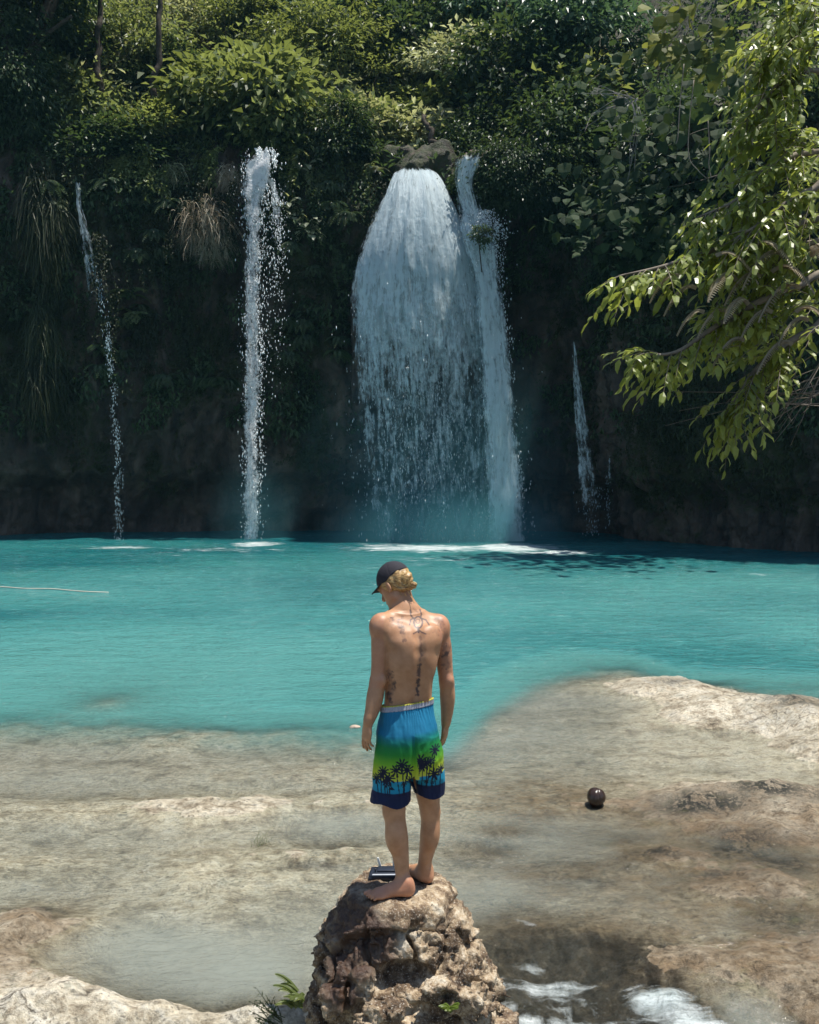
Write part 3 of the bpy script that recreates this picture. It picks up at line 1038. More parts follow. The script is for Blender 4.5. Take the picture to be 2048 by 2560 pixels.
trickle('faint trickle down the dark left cliff, leftmost of the falls', [(455, 194, 206, .5, 1), (520, 195, 212, .52, 1), (570, 200, 226, .54, 1), (640, 206, 248, .52, 1), (700, 212, 254, .44, 1), (770, 218, 256, .3, 1), (860, 226, 258, .24, 1)],
        40.6, 61, M_VEIL, 700, (262, 1350), [(640, 232, 16, .3), (800, 262, 9, .7), (950, 280, 9, .9), (1150, 294, 9, 1), (1350, 298, 12, 1)])
trickle('thin fan shaped trickle on dark rock to the right of the broad fall', [(850, 1426, 1436, .5, 1), (900, 1430, 1444, .62, 1), (980, 1432, 1456, .6, 1), (1080, 1434, 1474, .56, 1), (1180, 1436, 1492, .55, 1), (1232, 1438, 1500, .48, 1), (1300, 1446, 1498, .2, 1)],
        40.2, 65, M_VEIL, 160, (1470, 1350), [(1220, 1475, 26, 1), (1340, 1480, 22, .6)], .95)
trickle('faintest trickle at the foot of the right cliff beside the fan shaped one', [(1080, 1520, 1530, .3, 1), (1180, 1514, 1530, .42, 1), (1260, 1510, 1526, .3, 1)], 40.2, 68, M_VEIL, 60, (1520, 1350), [(1180, 1520, 8, 1), (1320, 1522, 8, 1)])

# --- drifting spray at the feet of the falls: real scattering volumes
def mist(label, c, r, dens):
    t = NT('mist_air')
    p = t.pos()
    q = t.math('SUBTRACT', 1.0, t.n('VectorMath', {0: p}, 1, operation='LENGTH'), clamp=True)
    v = t.n('VolumePrincipled', {'Color': (.22, .72, .84), 'Density': t.math('MULTIPLY', t.math('POWER', q, 1.7), dens), 'Anisotropy': 0.0}, 'Volume')
    t.done(None, v)
    k = 20
    th = np.linspace(0, np.pi, k); ph = np.linspace(0, 2 * np.pi, 2 * k, endpoint=False)
    V = np.stack([np.sin(th)[:, None] * np.cos(ph), np.sin(th)[:, None] * np.sin(ph), np.cos(th)[:, None] + ph * 0], -1)
    o = link('mist', mesh('mist', V.reshape(-1, 3), [grid_faces(k, 2 * k, True)[:, ::-1]], t.m), kind='stuff')
    o.location = c; o.scale = r
    o['label'] = label
    t.m.cycles.volume_sampling = 'MULTIPLE_IMPORTANCE'


mist('pale spray drifting at the foot of the broad waterfall', P(1110, 1230, 40.3), (6.6, 3.0, 7.5), .20)
mist('thin spray hanging round the lower half of the broad waterfall', P(1120, 1340, 39.6), (5.6, 2.6, 2.4), .9)
mist('pale spray at the foot of the thin waterfall', P(640, 1300, 40.6), (2.4, 1.6, 3.2), .16)
# ------------------------------------------------------------------ foliage
def leaf_mat(name, dark, light, trans=.35, rough=.42, tcol=None, spec=.45):
    t = NT(name)
    tint = t.attr('tint')
    oi = t.n('ObjectInfo', out='Random')
    c = t.mix(tint, dark, light)
    hv = t.n('HueSaturation', {'Hue': t.range(oi, 0, 1, .485, .515), 'Saturation': t.range(oi, 0, 1, 1.1, .85), 'Value': t.range(t.math('FRACT', t.math('MULTIPLY', oi, 7.3)), 0, 1, .8, 1.2), 'Color': c})
    tc = t.mix(.5, hv, tcol or (light[0] * 1.6, light[1] * 1.5, light[2] * .7))
    b = t.pbr(hv, rough, None, spec)
    return t.done(t.mixsh(trans, b, t.n('BsdfTranslucent', {'Color': tc})))


L_FINE = leaf_mat('leaf_fine', (.036, .066, .020), (.25, .30, .11), .45)
L_DARK = leaf_mat('leaf_dark', (.016, .038, .016), (.085, .135, .050), .36, .42)
L_PALE = leaf_mat('leaf_pale', (.065, .095, .052), (.50, .53, .36), .40, .38)
L_LIME = leaf_mat('leaf_lime', (.070, .115, .014), (.170, .215, .030), .42, .36)
L_MOSS = leaf_mat('leaf_moss', (.012, .020, .005), (.040, .055, .012), .2, .6)
L_DRY = leaf_mat('leaf_dry', (.20, .15, .085), (.66, .60, .45), .3, .6, (.35, .26, .14), .2)
L_BLUE = leaf_mat('leaf_blue', (.020, .052, .032), (.105, .185, .115), .36, .36)
BARK = flat_mat('bark', (.055, .044, .034), .85, .2, .8, 9, .5)
BARKP = flat_mat('pale_bark', (.20, .17, .135), .8, .2, .6, 14, .4)


def rdir(n, r):
    return unit(r.normal(size=(n, 3)))


def crown(seed, rad, ncl, npl, clr, L, W, kind='diamond', low=.35, sag=.35, flat=.55, lump=.35):
    r = np.random.default_rng(seed)
    rad = np.asarray(rad, float)
    d = rdir(ncl * 3, r)
    d = d[(d[:, 2] > -low) | (r.random(len(d)) < .25)][:ncl]
    q = .42 + .58 * r.random(len(d)) ** .55
    q *= 1 + lump * fbm(d * 1.7 + seed, 2)
    cc = d * q[:, None] * rad
    n = len(cc) * npl
    ci = np.repeat(np.arange(len(cc)), npl)
    size = (.65 + .7 * r.random(len(cc)))[ci]
    C = cc[ci] + np.clip(r.normal(size=(n, 3)), -2.2, 2.2) * clr * size[:, None] * np.array([1, 1, flat])
    out = unit(cc[ci] * np.array([1, 1, .5]))
    loc = unit(C - cc[ci])
    D = out * .5 + loc * .7 + r.normal(size=(n, 3)) * .45 + np.array([0, 0, -sag])
    N = np.array([0, 0, 1.0]) + out * .35 + r.normal(size=(n, 3)) * .38
    tint = np.clip(.42 + .2 * r.normal(size=n) + 1.0 * (r.random(len(cc))[ci] - .5), 0, 1)
    s = .6 + .6 * r.random(n)
    mb = MB()
    leaves(mb, C, D, N, L * s, W * s, kind, tint=tint)
    return mb, cc


def trunk_mb(seed, h, r0, cc, nl=9, lean=.1, wig=.25):
    r = np.random.default_rng(seed)
    mb = MB()
    topz = h * .92
    lx, ly = r.normal(size=2) * lean * h
    pts = [(0, 0, -1.2)] + [(lx * f + r.normal() * wig * f, ly * f + r.normal() * wig * f, topz * f) for f in (.25, .5, .75, 1.0)]
    pth = smooth_path(np.array(pts), 20)
    tube(mb, pth, r0 * np.linspace(1.2, .35, 20), 8)
    ids = r.permutation(len(cc))[:nl]
    for i in ids:
        e = cc[i] + np.array([0, 0, h])
        k = int(np.clip(8 + 11 * r.random(), 0, 19))
        s = pth[k]
        m = (s + e) / 2 + r.normal(size=3) * .25 + np.array([0, 0, .2])
        pp = smooth_path(np.array([s, m, e]), 10)
        tube(mb, pp, r0 * .42 * np.linspace(1, .15, 10), 5)
        for j in range(2):
            e2 = e + r.normal(size=3) * .9
            tube(mb, smooth_path(np.array([pp[5], (pp[5] + e2) / 2 + r.normal(size=3) * .15, e2]), 6), r0 * .16 * np.linspace(1, .2, 6), 4)
    return mb


def tree(name, label, cat, seed, h, r0, crown_args, leafm, barkm=BARK, nl=9, lean=.08, group=None, loc=(0, 0, 0), rot=(0, 0, 0), scale=(1, 1, 1)):
    mbc, cc = crown(seed, **crown_args)
    mbc.v = [v + np.array([0, 0, h]) for v in mbc.v]
    t_ = thing(name, label, cat, loc, rot, scale, group)
    link('trunk', trunk_mb(seed, h, r0, cc, nl, lean).mesh('trunk', barkm), t_)
    link('crown', mbc.mesh('crown', leafm, False), t_)
    return t_


# slope lookup: ground height of the cliff-top grid under a point
_SL = CL[NZ - 4:].reshape(-1, 3)


def slope_z(x, y):
    d = (_SL[:, 0] - x) ** 2 + (_SL[:, 1] - y) ** 2
    k = np.argsort(d)[:4]
    return float(_SL[k, 2].mean())


def on_slope(px, Y):
    x = (px - 1024) / F * Y
    return np.array([x, Y, slope_z(x, Y) - .15])


KINDS = {}


def proto(key, label, loc, **kw):
    """first of its kind at loc; later ones are copies"""
    if key not in KINDS:
        spec = TREES[key]
        KINDS[key] = tree(spec[0], label, spec[1], *spec[2:], loc=loc, **kw)
        return KINDS[key]
    kw = {k: v for k, v in kw.items() if k in ('rot', 'scale', 'group')}
    r = dup(KINDS[key], label, loc, **kw)
    if 'group' not in kw and 'group' in r:
        del r['group']
    return r


TREES = {
    'fine': ('feathery_tree', 'tree', 101, 2.3, .16, dict(rad=(3.0, 2.8, 2.6), ncl=95, npl=75, clr=.40, L=.30, W=.12, flat=.38), L_FINE),
    'broad': ('broadleaf_tree', 'tree', 102, 2.5, .20, dict(rad=(3.0, 2.7, 2.7), ncl=80, npl=55, clr=.44, L=.36, W=.20, flat=.40), L_DARK),
    'pale': ('pale_leaved_tree', 'tree', 103, 2.1, .15, dict(rad=(2.8, 2.5, 2.4), ncl=80, npl=60, clr=.40, L=.34, W=.16, sag=.2, flat=.4), L_PALE),
    'blue': ('glossy_tree', 'tree', 104, 2.7, .18, dict(rad=(2.8, 2.6, 2.9), ncl=80, npl=60, clr=.42, L=.36, W=.17, sag=.5, flat=.42), L_BLUE),
    'lime': ('light_green_tree', 'tree', 105, 1.9, .13, dict(rad=(2.4, 2.2, 2.0), ncl=85, npl=80, clr=.42, L=.38, W=.19), L_LIME),
    'bush': ('dense_bush', 'bush', 106, .9, .06, dict(rad=(1.5, 1.3, 1.1), ncl=70, npl=75, clr=.26, L=.20, W=.10, low=.8), L_DARK),
    'lbush': ('leafy_bush', 'bush', 107, .8, .05, dict(rad=(1.3, 1.2, 1.0), ncl=55, npl=55, clr=.27, L=.30, W=.15, low=.7), L_FINE),
    'pbush': ('pale_bush', 'bush', 108, .7, .05, dict(rad=(1.1, 1.0, .9), ncl=45, npl=55, clr=.24, L=.25, W=.10, low=.8), L_PALE),
}
r = np.random.default_rng(5)
rz = lambda: (0, 0, float(r.random() * 6.28))
# trees of the front of the wood that can be told apart: key, px, Y, scale, label
front = [
    ('fine', 330, 47.0, 1.05, 'light feathery tree above the leftmost trickle, left of the slim trunks'),
    ('pale', 430, 50.0, 1.0, 'sunlit pale crown between the two slim upright trunks on the left'),
    ('broad', 90, 46.0, 1.15, 'dark tree at the left edge high above the cliff'),
    ('fine', 590, 50.5, 1.0, 'feathery tree with bright tips straight above the thin white waterfall'),
    ('blue', 690, 52.0, 1.05, 'bluish glossy tree high behind the thin white waterfall'),
    ('fine', 820, 48.5, 1.05, 'feathery tree between the thin waterfall and the broad one'),
    ('pale', 1130, 48.5, 1.0, 'pale glittering tree high above the broad waterfall'),
    ('broad', 960, 51.0, 1.1, 'dark broadleaf tree behind the mossy boulder of the broad waterfall'),
    ('broad', 1290, 46.5, 1.1, 'dark broadleaf tree above the overhanging bush right of the broad waterfall'),
    ('blue', 1220, 51.0, 1.1, 'bluish tree at the top of the wood right of the pale glittering one'),
    ('blue', 1440, 47.0, 1.15, 'dark glossy tree right of the bare grey twigs'),
]
for k, px, Yd, s, lab in front:
    proto(k, lab, on_slope(px, Yd), rot=rz(), scale=(s, s, s))
# the wood behind them
for row, (Yd, n, s) in enumerate([(55.5, 9, 1.15), (61, 9, 1.25), (67, 9, 1.35)]):
    for i in range(n):
        px = -60 + (i + .5 * (row % 2) + .3 * r.random()) * 1650 / n
        k = ['fine', 'blue', 'broad', 'pale', 'fine'][int(r.integers(5))]
        lab = {'fine': 'feathery green tree deep in the wood on the upper slope', 'blue': 'glossy bluish tree deep in the wood on the upper slope',
               'broad': 'dark broadleaf tree deep in the wood on the upper slope', 'pale': 'pale leaved tree deep in the wood on the upper slope'}[k]
        s2 = s * (.9 + .25 * r.random())
        proto(k, lab, on_slope(px, Yd + r.normal() * .8), rot=rz(), scale=(s2, s2, s2 * (.9 + .3 * r.random())), group=k + ' trees deep in the wood')

# bushes that crowd the slope between them
for i in range(44):
    Yd = 44.6 + 8 * r.random() ** 1.3
    px = -40 + 1560 * (i + .7 * r.random()) / 44
    k = ['lbush', 'pbush', 'lbush', 'bush', 'lbush', 'pbush'][int(r.integers(6))]
    s2 = 1.2 + .8 * r.random()
    proto(k, {'lbush': 'leafy green bush crowded among others on the slope behind the cliff edge', 'pbush': 'pale bush crowded among others on the slope behind the cliff edge', 'bush': 'dark bush crowded among others on the slope behind the cliff edge'}[k],
          on_slope(px, Yd), rot=rz(), scale=(s2, s2, s2 * (.8 + .6 * r.random())), group={'lbush': 'leafy bushes on the slope', 'pbush': 'pale bushes on the slope', 'bush': 'dark bushes on the slope'}[k])

# bushes on the brink of the cliff
brink = [
    ('lbush', 150, 43.5, 1.0, 'leafy bush on the cliff edge left of the pale gap over the leftmost trickle'),
    ('bush', 300, 43.0, 1.25, 'dark rounded bush on the cliff edge right of the leftmost trickle'),
    ('lbush', 400, 43.6, 1.1, 'yellow green bush on the cliff edge below the slim trunks'),
    ('lbush', 490, 44.6, 1.0, 'small bright bush behind the ferns left of the thin waterfall'),
    ('lbush', 720, 43.6, 1.1, 'leafy bush on the cliff edge just right of the thin waterfall head'),
    ('pbush', 770, 44.2, 1.2, 'pale bush above the brown tufts right of the thin waterfall'),
    ('bush', 850, 43.6, 1.2, 'dark bush on the edge midway between the two big waterfalls'),
    ('pbush', 930, 45.6, 1.3, 'pale sunlit bush directly above the mossy boulder of the broad waterfall'),
    ('pbush', 1020, 46.0, 1.2, 'pale sunlit bush behind the top of the broad waterfall'),
    ('bush', 1190, 44.4, 1.3, 'dark bush behind the stony ledge of the side column'),
    ('lbush', 1300, 44.4, 1.2, 'bush behind the dense overhanging one right of the broad waterfall'),
    ('bush', 1400, 43.0, 1.5, 'dark bush on the corner where the right cliff turns'),
    ('lbush', 620, 45.6, 1.2, 'bright bush above the head of the thin waterfall'),
    ('bush', 40, 43.5, 1.4, 'dark bush on the cliff edge at the far left'),
]
for k, px, Yd, s, lab in brink:
    q_ = on_slope(px, Yd)
    q_[2] -= .9 * r.random()
    proto(k, lab, q_, rot=rz(), scale=(s * (.8 + .5 * r.random()), s, s * (.65 + .6 * r.random())))
# the dense bush that hangs over the wall right of the broad fall
tree('overhanging_bush', 'dense dark green bush hanging over the rock right of the broad waterfall', 'bush', 131, .4, .06, dict(rad=(2.3, 1.3, 1.35), ncl=210, npl=90, clr=.25, L=.17, W=.085, low=1.0, sag=.6), L_DARK, loc=P(1300, 470, 40.8))
tree('spout_shrub', 'little dark shrub growing in the spout of the side column', 'shrub', 132, .15, .02, dict(rad=(.42, .3, .38), ncl=26, npl=22, clr=.10, L=.13, W=.055, low=1.0, sag=.5), L_DARK, loc=P(1205, 600, 39.2))

# slim trunks and the big leaning tree at the left
def bare_trunk(name, label, pts, rad, m=BARK):
    q = np.array([P(*p) for p in pts])
    mb = MB(); b = q[0]
    n = 24
    pa = smooth_path(q - b, n) + np.stack([fbm(np.stack([np.linspace(0, 6, n), np.full(n, s), np.full(n, rad * 90)], -1), 2) for s in (1., 5., 9.)], -1) * rad * 1.6
    tube(mb, pa, np.linspace(rad, rad * .6, n), 9)
    o = link(name, mb.mesh(name, m), None, b, label=label, category='tree trunk')
    return o


bare_trunk('slim_trunk', 'slim upright trunk on the cliff edge, left of the two', [(242, 250, 43.6), (246, 110, 43.6), (250, -60, 43.8)], .16)
bare_trunk('slim_trunk', 'slim upright trunk on the cliff edge, right of the two', [(388, 250, 43.4), (398, 110, 43.4), (408, -60, 43.6)], .15)
bare_trunk('slim_trunk', 'dark leaning trunk rising behind the mossy boulder of the broad waterfall', [(1100, 400, 42.6), (1085, 350, 42.6), (1068, 320, 42.8), (1056, 290, 43.4)], .14)
lt = thing('leaning_tree', 'old dark tree leaning right at the left edge with a thick forked trunk', 'tree', P(40, 330, 41.5))
b = np.array(lt.location)
mb = MB()
for pts, ra in [([(20, 430, 41.5), (50, 260, 41.3), (85, 110, 41.5), (130, 0, 41.8), (160, -120, 42)], .38), ([(50, 260, 41.3), (20, 120, 41), (-20, -40, 41)], .24), ([(85, 110, 41.5), (110, 90, 41.2), (180, 40, 41)], .12)]:
    tube(mb, smooth_path(np.array([P(*p) for p in pts]) - b, 22), np.linspace(ra, ra * .55, 22), 10)
link('trunk', mb.mesh('trunk', BARK), lt)
mbc, cc = crown(141, (3.6, 2.2, 2.4), 120, 80, .42, .32, .15, sag=.6)
mbc.v = [v + (P(40, -60, 42) - b) for v in mbc.v]
mb2, _ = crown(142, (1.5, 1.3, 2.6), 70, 80, .36, .26, .11, sag=.8, low=1)
mbc.add(np.concatenate(mb2.v) + (P(20, 200, 41) - b), None, np.concatenate(mb2.t), tint=np.concatenate(mb2.a['tint']))
link('crown', mbc.mesh('crown', L_DARK, False), lt)

# ------------------------------------------------------------------ ground cover on the cliff and the slope (nobody could count it)
def scatter_cover(name, m, n, rows, mask, L, W, lift, kind='diamond', seed=1, sag=.4, upn=.2):
    r = np.random.default_rng(seed)
    a, b = rows
    i = r.random(n * 3) * (b - a - 1.001) + a
    j = r.random(n * 3) * (NS - 1.001)
    i0, j0 = i.astype(int), j.astype(int)
    fi, fj = (i - i0)[:, None], (j - j0)[:, None]
    p = CL[i0, j0] * (1 - fi) * (1 - fj) + CL[i0 + 1, j0] * fi * (1 - fj) + CL[i0, j0 + 1] * (1 - fi) * fj + CL[i0 + 1, j0 + 1] * fi * fj
    nn = cn[i0, j0]
    nn = np.where(nn[:, 1:2] > 0, -nn, nn)
    vis = (np.abs(p[:, 0]) < p[:, 1] * .44 + 1.5) & (p[:, 2] > .5)
    k = vis & (r.random(len(p)) < mask(p, nn, mossm[i0, j0]))
    p, nn = p[k][:n], nn[k][:n]
    q = len(p)
    C = p + nn * (r.random(q) ** 1.5 * lift)[:, None] + r.normal(size=(q, 3)) * .03
    D = nn * .5 + r.normal(size=(q, 3)) * .5 + np.array([0, 0, -sag])
    N = nn * .7 + np.array([0, 0, upn + .6]) + r.normal(size=(q, 3)) * .3
    s = .55 + .7 * r.random(q)
    mb = MB()
    tint = np.clip(.5 + .5 * fbm(p * .8, 3) * 1.4 + .25 * r.normal(size=q), 0, 1)
    leaves(mb, C, D, N, L * s, W * s, kind, tint=tint)
    return link(name, mb.mesh(name, m, False), kind='stuff')


scatter_cover('cliff_moss', L_MOSS, 110000, (40, NZ), lambda p, n, m: m * sstep(.30, .62, .5 + .5 * fbm(p * .9, 3) * 1.6), .17, .07, .25, seed=11, sag=.8)
scatter_cover('cliff_creeper', L_DARK, 42000, (70, NZ), lambda p, n, m: sstep(.05, .30, fbm(p * .55 + 40, 3) + .10 * sstep(7, 10, p[:, 0]) + .12 * sstep(9, 15, p[:, 2]) - .25 * np.exp(-((p[:, 0] - 1.8) / 3.2) ** 2)), .24, .12, .45, seed=12, sag=.7)
scatter_cover('undergrowth', L_DARK, 60000, (NZ - 3, NZ + 70), lambda p, n, m: .35 + .65 * sstep(.0, .25, fbm(p * .7 + 9, 3)), .32, .14, 1.3, seed=13, sag=.1, upn=.6)

# ------------------------------------------------------------------ plants that hang on the cliff
def frond(mb, r, base, out, L, n=15, w=.20, sagk=.9, lw=.055):
    t_ = np.linspace(0, 1, 12)
    pth = base + np.outer(t_ * L * .75, out) + np.outer(.28 * L * t_ - sagk * L * t_ ** 2, [0, 0, 1])
    tube(mb, pth, np.linspace(.012, .004, 12), 4, cap=False, tint=.3)
    k = np.linspace(.12, .99, n)
    C = np.stack([np.interp(k, t_, pth[:, i]) for i in range(3)], -1)
    T = unit(np.gradient(pth, axis=0))
    T = unit(np.stack([np.interp(k, t_, T[:, i]) for i in range(3)], -1))
    S = unit(np.cross(T, [0, 0, 1]))
    U = np.cross(S, T)
    ln = L * w * np.sin(np.pi * np.clip(k * .93 + .05, 0, 1)) ** .7
    tn = r.random() * .6 + .2
    for s in (-1, 1):
        leaves(mb, C, S * s * .9 + T * .45 - U * .15, U, ln, L * lw, 'diamond', tint=np.clip(tn + r.normal(size=n) * .15, 0, 1))


def fern_mesh(seed, nf, L, m, spread=1.0, sag=.9, **k):
    r = np.random.default_rng(seed)
    mb = MB()
    for i in range(nf):
        a = (r.random() - .5) * np.pi * 1.15 * spread - np.pi / 2
        el = .2 + .7 * r.random()
        frond(mb, r, r.normal(size=3) * .03, np.array([np.cos(a), np.sin(a), el]), L * (.65 + .5 * r.random()), sagk=sag * (.7 + .5 * r.random()), **k)
    return mb.mesh('fern', m, False)


def blades_mesh(seed, n, L, W, m, sag=1.2, out=.6, up=.3, spread=.12, name='tuft'):
    r = np.random.default_rng(seed)
    a = (r.random(n) - .5) * np.pi * 1.2 - np.pi / 2
    d = np.stack([np.cos(a), np.sin(a), np.zeros(n)], -1)
    ln = L * (.5 + .7 * r.random(n))
    b = r.normal(size=(n, 3)) * spread
    t_ = np.linspace(0, 1, 6)
    pth = b[:, None] + d[:, None] * (t_ * 1.0)[None, :, None] * (ln * out * (.4 + .8 * r.random(n)))[:, None, None] + np.array([0, 0, 1.]) * ((up * t_ - sag * t_ ** 1.7)[None, :] * ln[:, None])[..., None]
    pth += r.normal(size=pth.shape) * (.03 * L) * t_[None, :, None]
    s = unit(np.cross(d, [0, 0, 1]) + r.normal(size=(n, 3)) * .6)
    w = W * (1 - t_ * .85)
    V = np.stack([pth - s[:, None] * w[None, :, None] * .5, pth + s[:, None] * w[None, :, None] * .5], 2).reshape(-1, 3)
    k = (np.arange(n)[:, None] * 12 + np.arange(5)[None] * 2).ravel()
    Q = np.stack([k, k + 1, k + 3, k + 2], -1)
    mb = MB()
    mb.add(V, Q, None, tint=np.repeat(np.clip(r.random(n), 0, 1), 12))
    return mb.mesh(name, m, False)


def vine_mesh(seed, n, width, length, m, L=.16, W=.08, name='hanging_vine'):
    r = np.random.default_rng(seed)
    mb = MB()
    for i in range(n):
        x = (r.random() - .5) * width
        ln = length * (.35 + .65 * r.random())
        k = 14
        t_ = np.linspace(0, 1, k)
        pth = np.stack([x + .25 * np.sin(t_ * 3 + r.random() * 6) * t_, -.15 - .35 * t_ + .1 * r.normal(size=k) * t_ - .2 * r.random(), -ln * t_], -1)
        tube(mb, pth, .010, 3, cap=False, tint=.1)
        q = int(ln * 26)
        u = r.random(q)
        C = np.stack([np.interp(u, t_, pth[:, j]) for j in range(3)], -1) + r.normal(size=(q, 3)) * .05
        D = r.normal(size=(q, 3)) * .7 + np.array([0, -.4, -.6])
        N = np.array([0, -.6, .8]) + r.normal(size=(q, 3)) * .3
        s = .6 + .7 * r.random(q)
        leaves(mb, C, D, N, L * s, W * s, 'diamond', tint=np.clip(r.normal(size=q) * .2 + .3 + .4 * r.random(), 0, 1))
    return mb.mesh(name, m, False)


def broad_mesh(seed, n, L, W, m, kind='heart'):
    r = np.random.default_rng(seed)
    mb = MB()
    a = (r.random(n) - .5) * np.pi * 1.3 - np.pi / 2
    h = r.random(n) * 1.6 - .5
    tip = np.stack([np.cos(a), np.sin(a), h], -1) * (L * 1.5 * (.4 + .8 * r.random(n)))[:, None]
    for q in tip:
        tube(mb, smooth_path(np.array([[0, 0, 0], q * .5 + np.array([0, 0, .08]), q]), 6), .010, 4, cap=False, tint=.3)
    D = unit(tip) * .7 + np.array([0, -.1, -.55]) + r.normal(size=(n, 3)) * .25
    N = np.array([0, -.35, .9]) + r.normal(size=(n, 3)) * .3
    s = .7 + .5 * r.random(n)
    leaves(mb, tip, D, N, L * s, W * s, kind, fold=.18, tint=r.random(n))
    return mb.mesh('broad_leaf_plant', m, False)


HANG = {}


def hang(key, name, label, cat, make, px, py, scale=1.0, group=None, push=.05, tilt=0.0):
    p, n = cliff_at(px, py)
    if key not in HANG:
        HANG[key] = make()
    a = math.atan2(n[1], n[0]) + math.pi / 2
    a = float(np.clip(a, -1.0, 1.0)) if abs(a) < 3 else 0.0
    o = link(name, HANG[key], None, p + n * push, label=label, category=cat)
    if group:
        o['group'] = group
    o.rotation_euler = (tilt, 0, a + r.normal() * .25)
    o.scale = (scale,) * 3
    return o


mk = {
    'fern': lambda: fern_mesh(201, 16, 1.0, L_DARK),
    'fernl': lambda: fern_mesh(202, 14, 1.0, L_FINE),
    'fernp': lambda: fern_mesh(203, 14, .9, L_PALE),
    'beard': lambda: blades_mesh(204, 1500, .9, .020, L_DRY, 1.05, .60, .45, .26),
    'grass': lambda: blades_mesh(205, 300, 1.1, .028, L_MOSS, 1.3, .5, .3, .16),
    'grassl': lambda: blades_mesh(206, 260, .9, .030, L_PALE, 1.1, .7, .5, .14),
    'vine': lambda: vine_mesh(207, 11, 1.8, 3.0, L_DARK),
    'vinel': lambda: vine_mesh(217, 10, 1.7, 2.6, L_FINE, .20, .09),
    'vinem': lambda: vine_mesh(208, 12, 1.8, 2.6, L_MOSS, .13, .07),
    'broadp': lambda: broad_mesh(209, 42, .42, .26, L_PALE),
    'broadd': lambda: broad_mesh(210, 46, .42, .27, L_DARK),
    'palm': lambda: fern_mesh(211, 15, 2.2, L_FINE, 1.6, .55, n=42, w=.20, lw=.014),
}
single = [
    ('beard', 'dry_grass_tuft', 'large drooping tuft of dry grass hanging below the ledge left of the thin waterfall', 'grass tuft', 505, 560, 1.5),
    ('beard', 'dry_grass_tuft', 'dry grass tuft at the left side of the largest one', 'grass tuft', 470, 600, 1.0),
    ('beard', 'dry_grass_tuft', 'dry grass tuft at the right side of the largest one', 'grass tuft', 528, 600, 1.1),
    ('beard', 'dry_grass_tuft', 'dry grass tuft on the ledge just left of the thin waterfall head', 'grass tuft', 570, 450, .9),
    ('grassl', 'pale_grass_tuft', 'pale grass tuft above the dry drooping grass', 'grass tuft', 470, 500, 1.0),
    ('grassl', 'pale_grass_tuft', 'pale grass tuft arching over the cliff edge left of the thin waterfall', 'grass tuft', 440, 420, 1.2),
    ('grassl', 'pale_grass_tuft', 'pale grass tuft below the pale bush right of the thin waterfall', 'grass tuft', 745, 340, 1.2),
    ('beard', 'dry_grass_tuft', 'brown tuft on the edge right of the thin waterfall', 'grass tuft', 790, 360, 1.0),
    ('broadp', 'broad_leaf_plant', 'pale broad leaved plant right of the head of the thin waterfall', 'plant', 765, 440, 1.1),
    ('broadp', 'broad_leaf_plant', 'pale broad leaved plant left of the head of the thin waterfall', 'plant', 590, 300, 1.2),
    ('broadd', 'broad_leaf_plant', 'dark broad leaved plant in the hollow above the ledge of dry grass', 'plant', 520, 330, 1.2),
    ('broadd', 'broad_leaf_plant', 'dark broad leaved plant in the upper hollow left of the thin waterfall', 'plant', 560, 270, 1.2),
    ('broadp', 'broad_leaf_plant', 'pale leaves glinting beside the thin waterfall a little below its head', 'plant', 715, 520, .9),
    ('broadp', 'broad_leaf_plant', 'pale leaves glinting on the dark rock left of the broad waterfall', 'plant', 760, 580, .8),
    ('fernp', 'pale_fern', 'pale fern left of the lip of the broad waterfall', 'fern', 930, 420, .9),
    ('grassl', 'pale_grass_tuft', 'pale grass tuft at the left lip of the broad waterfall', 'grass tuft', 955, 440, .6),
    ('palm', 'palm_like_fern', 'tall light green palm like fern in the wood above the thin waterfall', 'fern', 560, 170, .8),
    ('palm', 'palm_like_fern', 'light green palm like fern low in the wood left of the thin waterfall', 'fern', 640, 260, .6),
    ('fernl', 'hanging_fern', 'bright green fern hanging on the dark wall right of the leftmost trickle', 'fern', 320, 740, 1.3),
    ('fernl', 'hanging_fern', 'bright green fern just below the other bright one', 'fern', 345, 790, 1.2),
    ('fern', 'hanging_fern', 'fern in the pale gap over the leftmost trickle', 'fern', 130, 470, 1.2),
    ('fernp', 'pale_fern', 'pale fern glinting left of the leftmost trickle', 'fern', 130, 520, .9),
    ('fern', 'hanging_fern', 'star shaped fern left of the large dry grass tuft', 'fern', 400, 640, 1.0),
    ('grassl', 'pale_grass_tuft', 'pale tuft at the cliff edge above the leftmost trickle', 'grass tuft', 165, 300, 1.2),
]
for key, nm, lab, cat, px, py, s in single:
    hang(key, nm, lab, cat, mk[key], px, py, s)
r = np.random.default_rng(77)
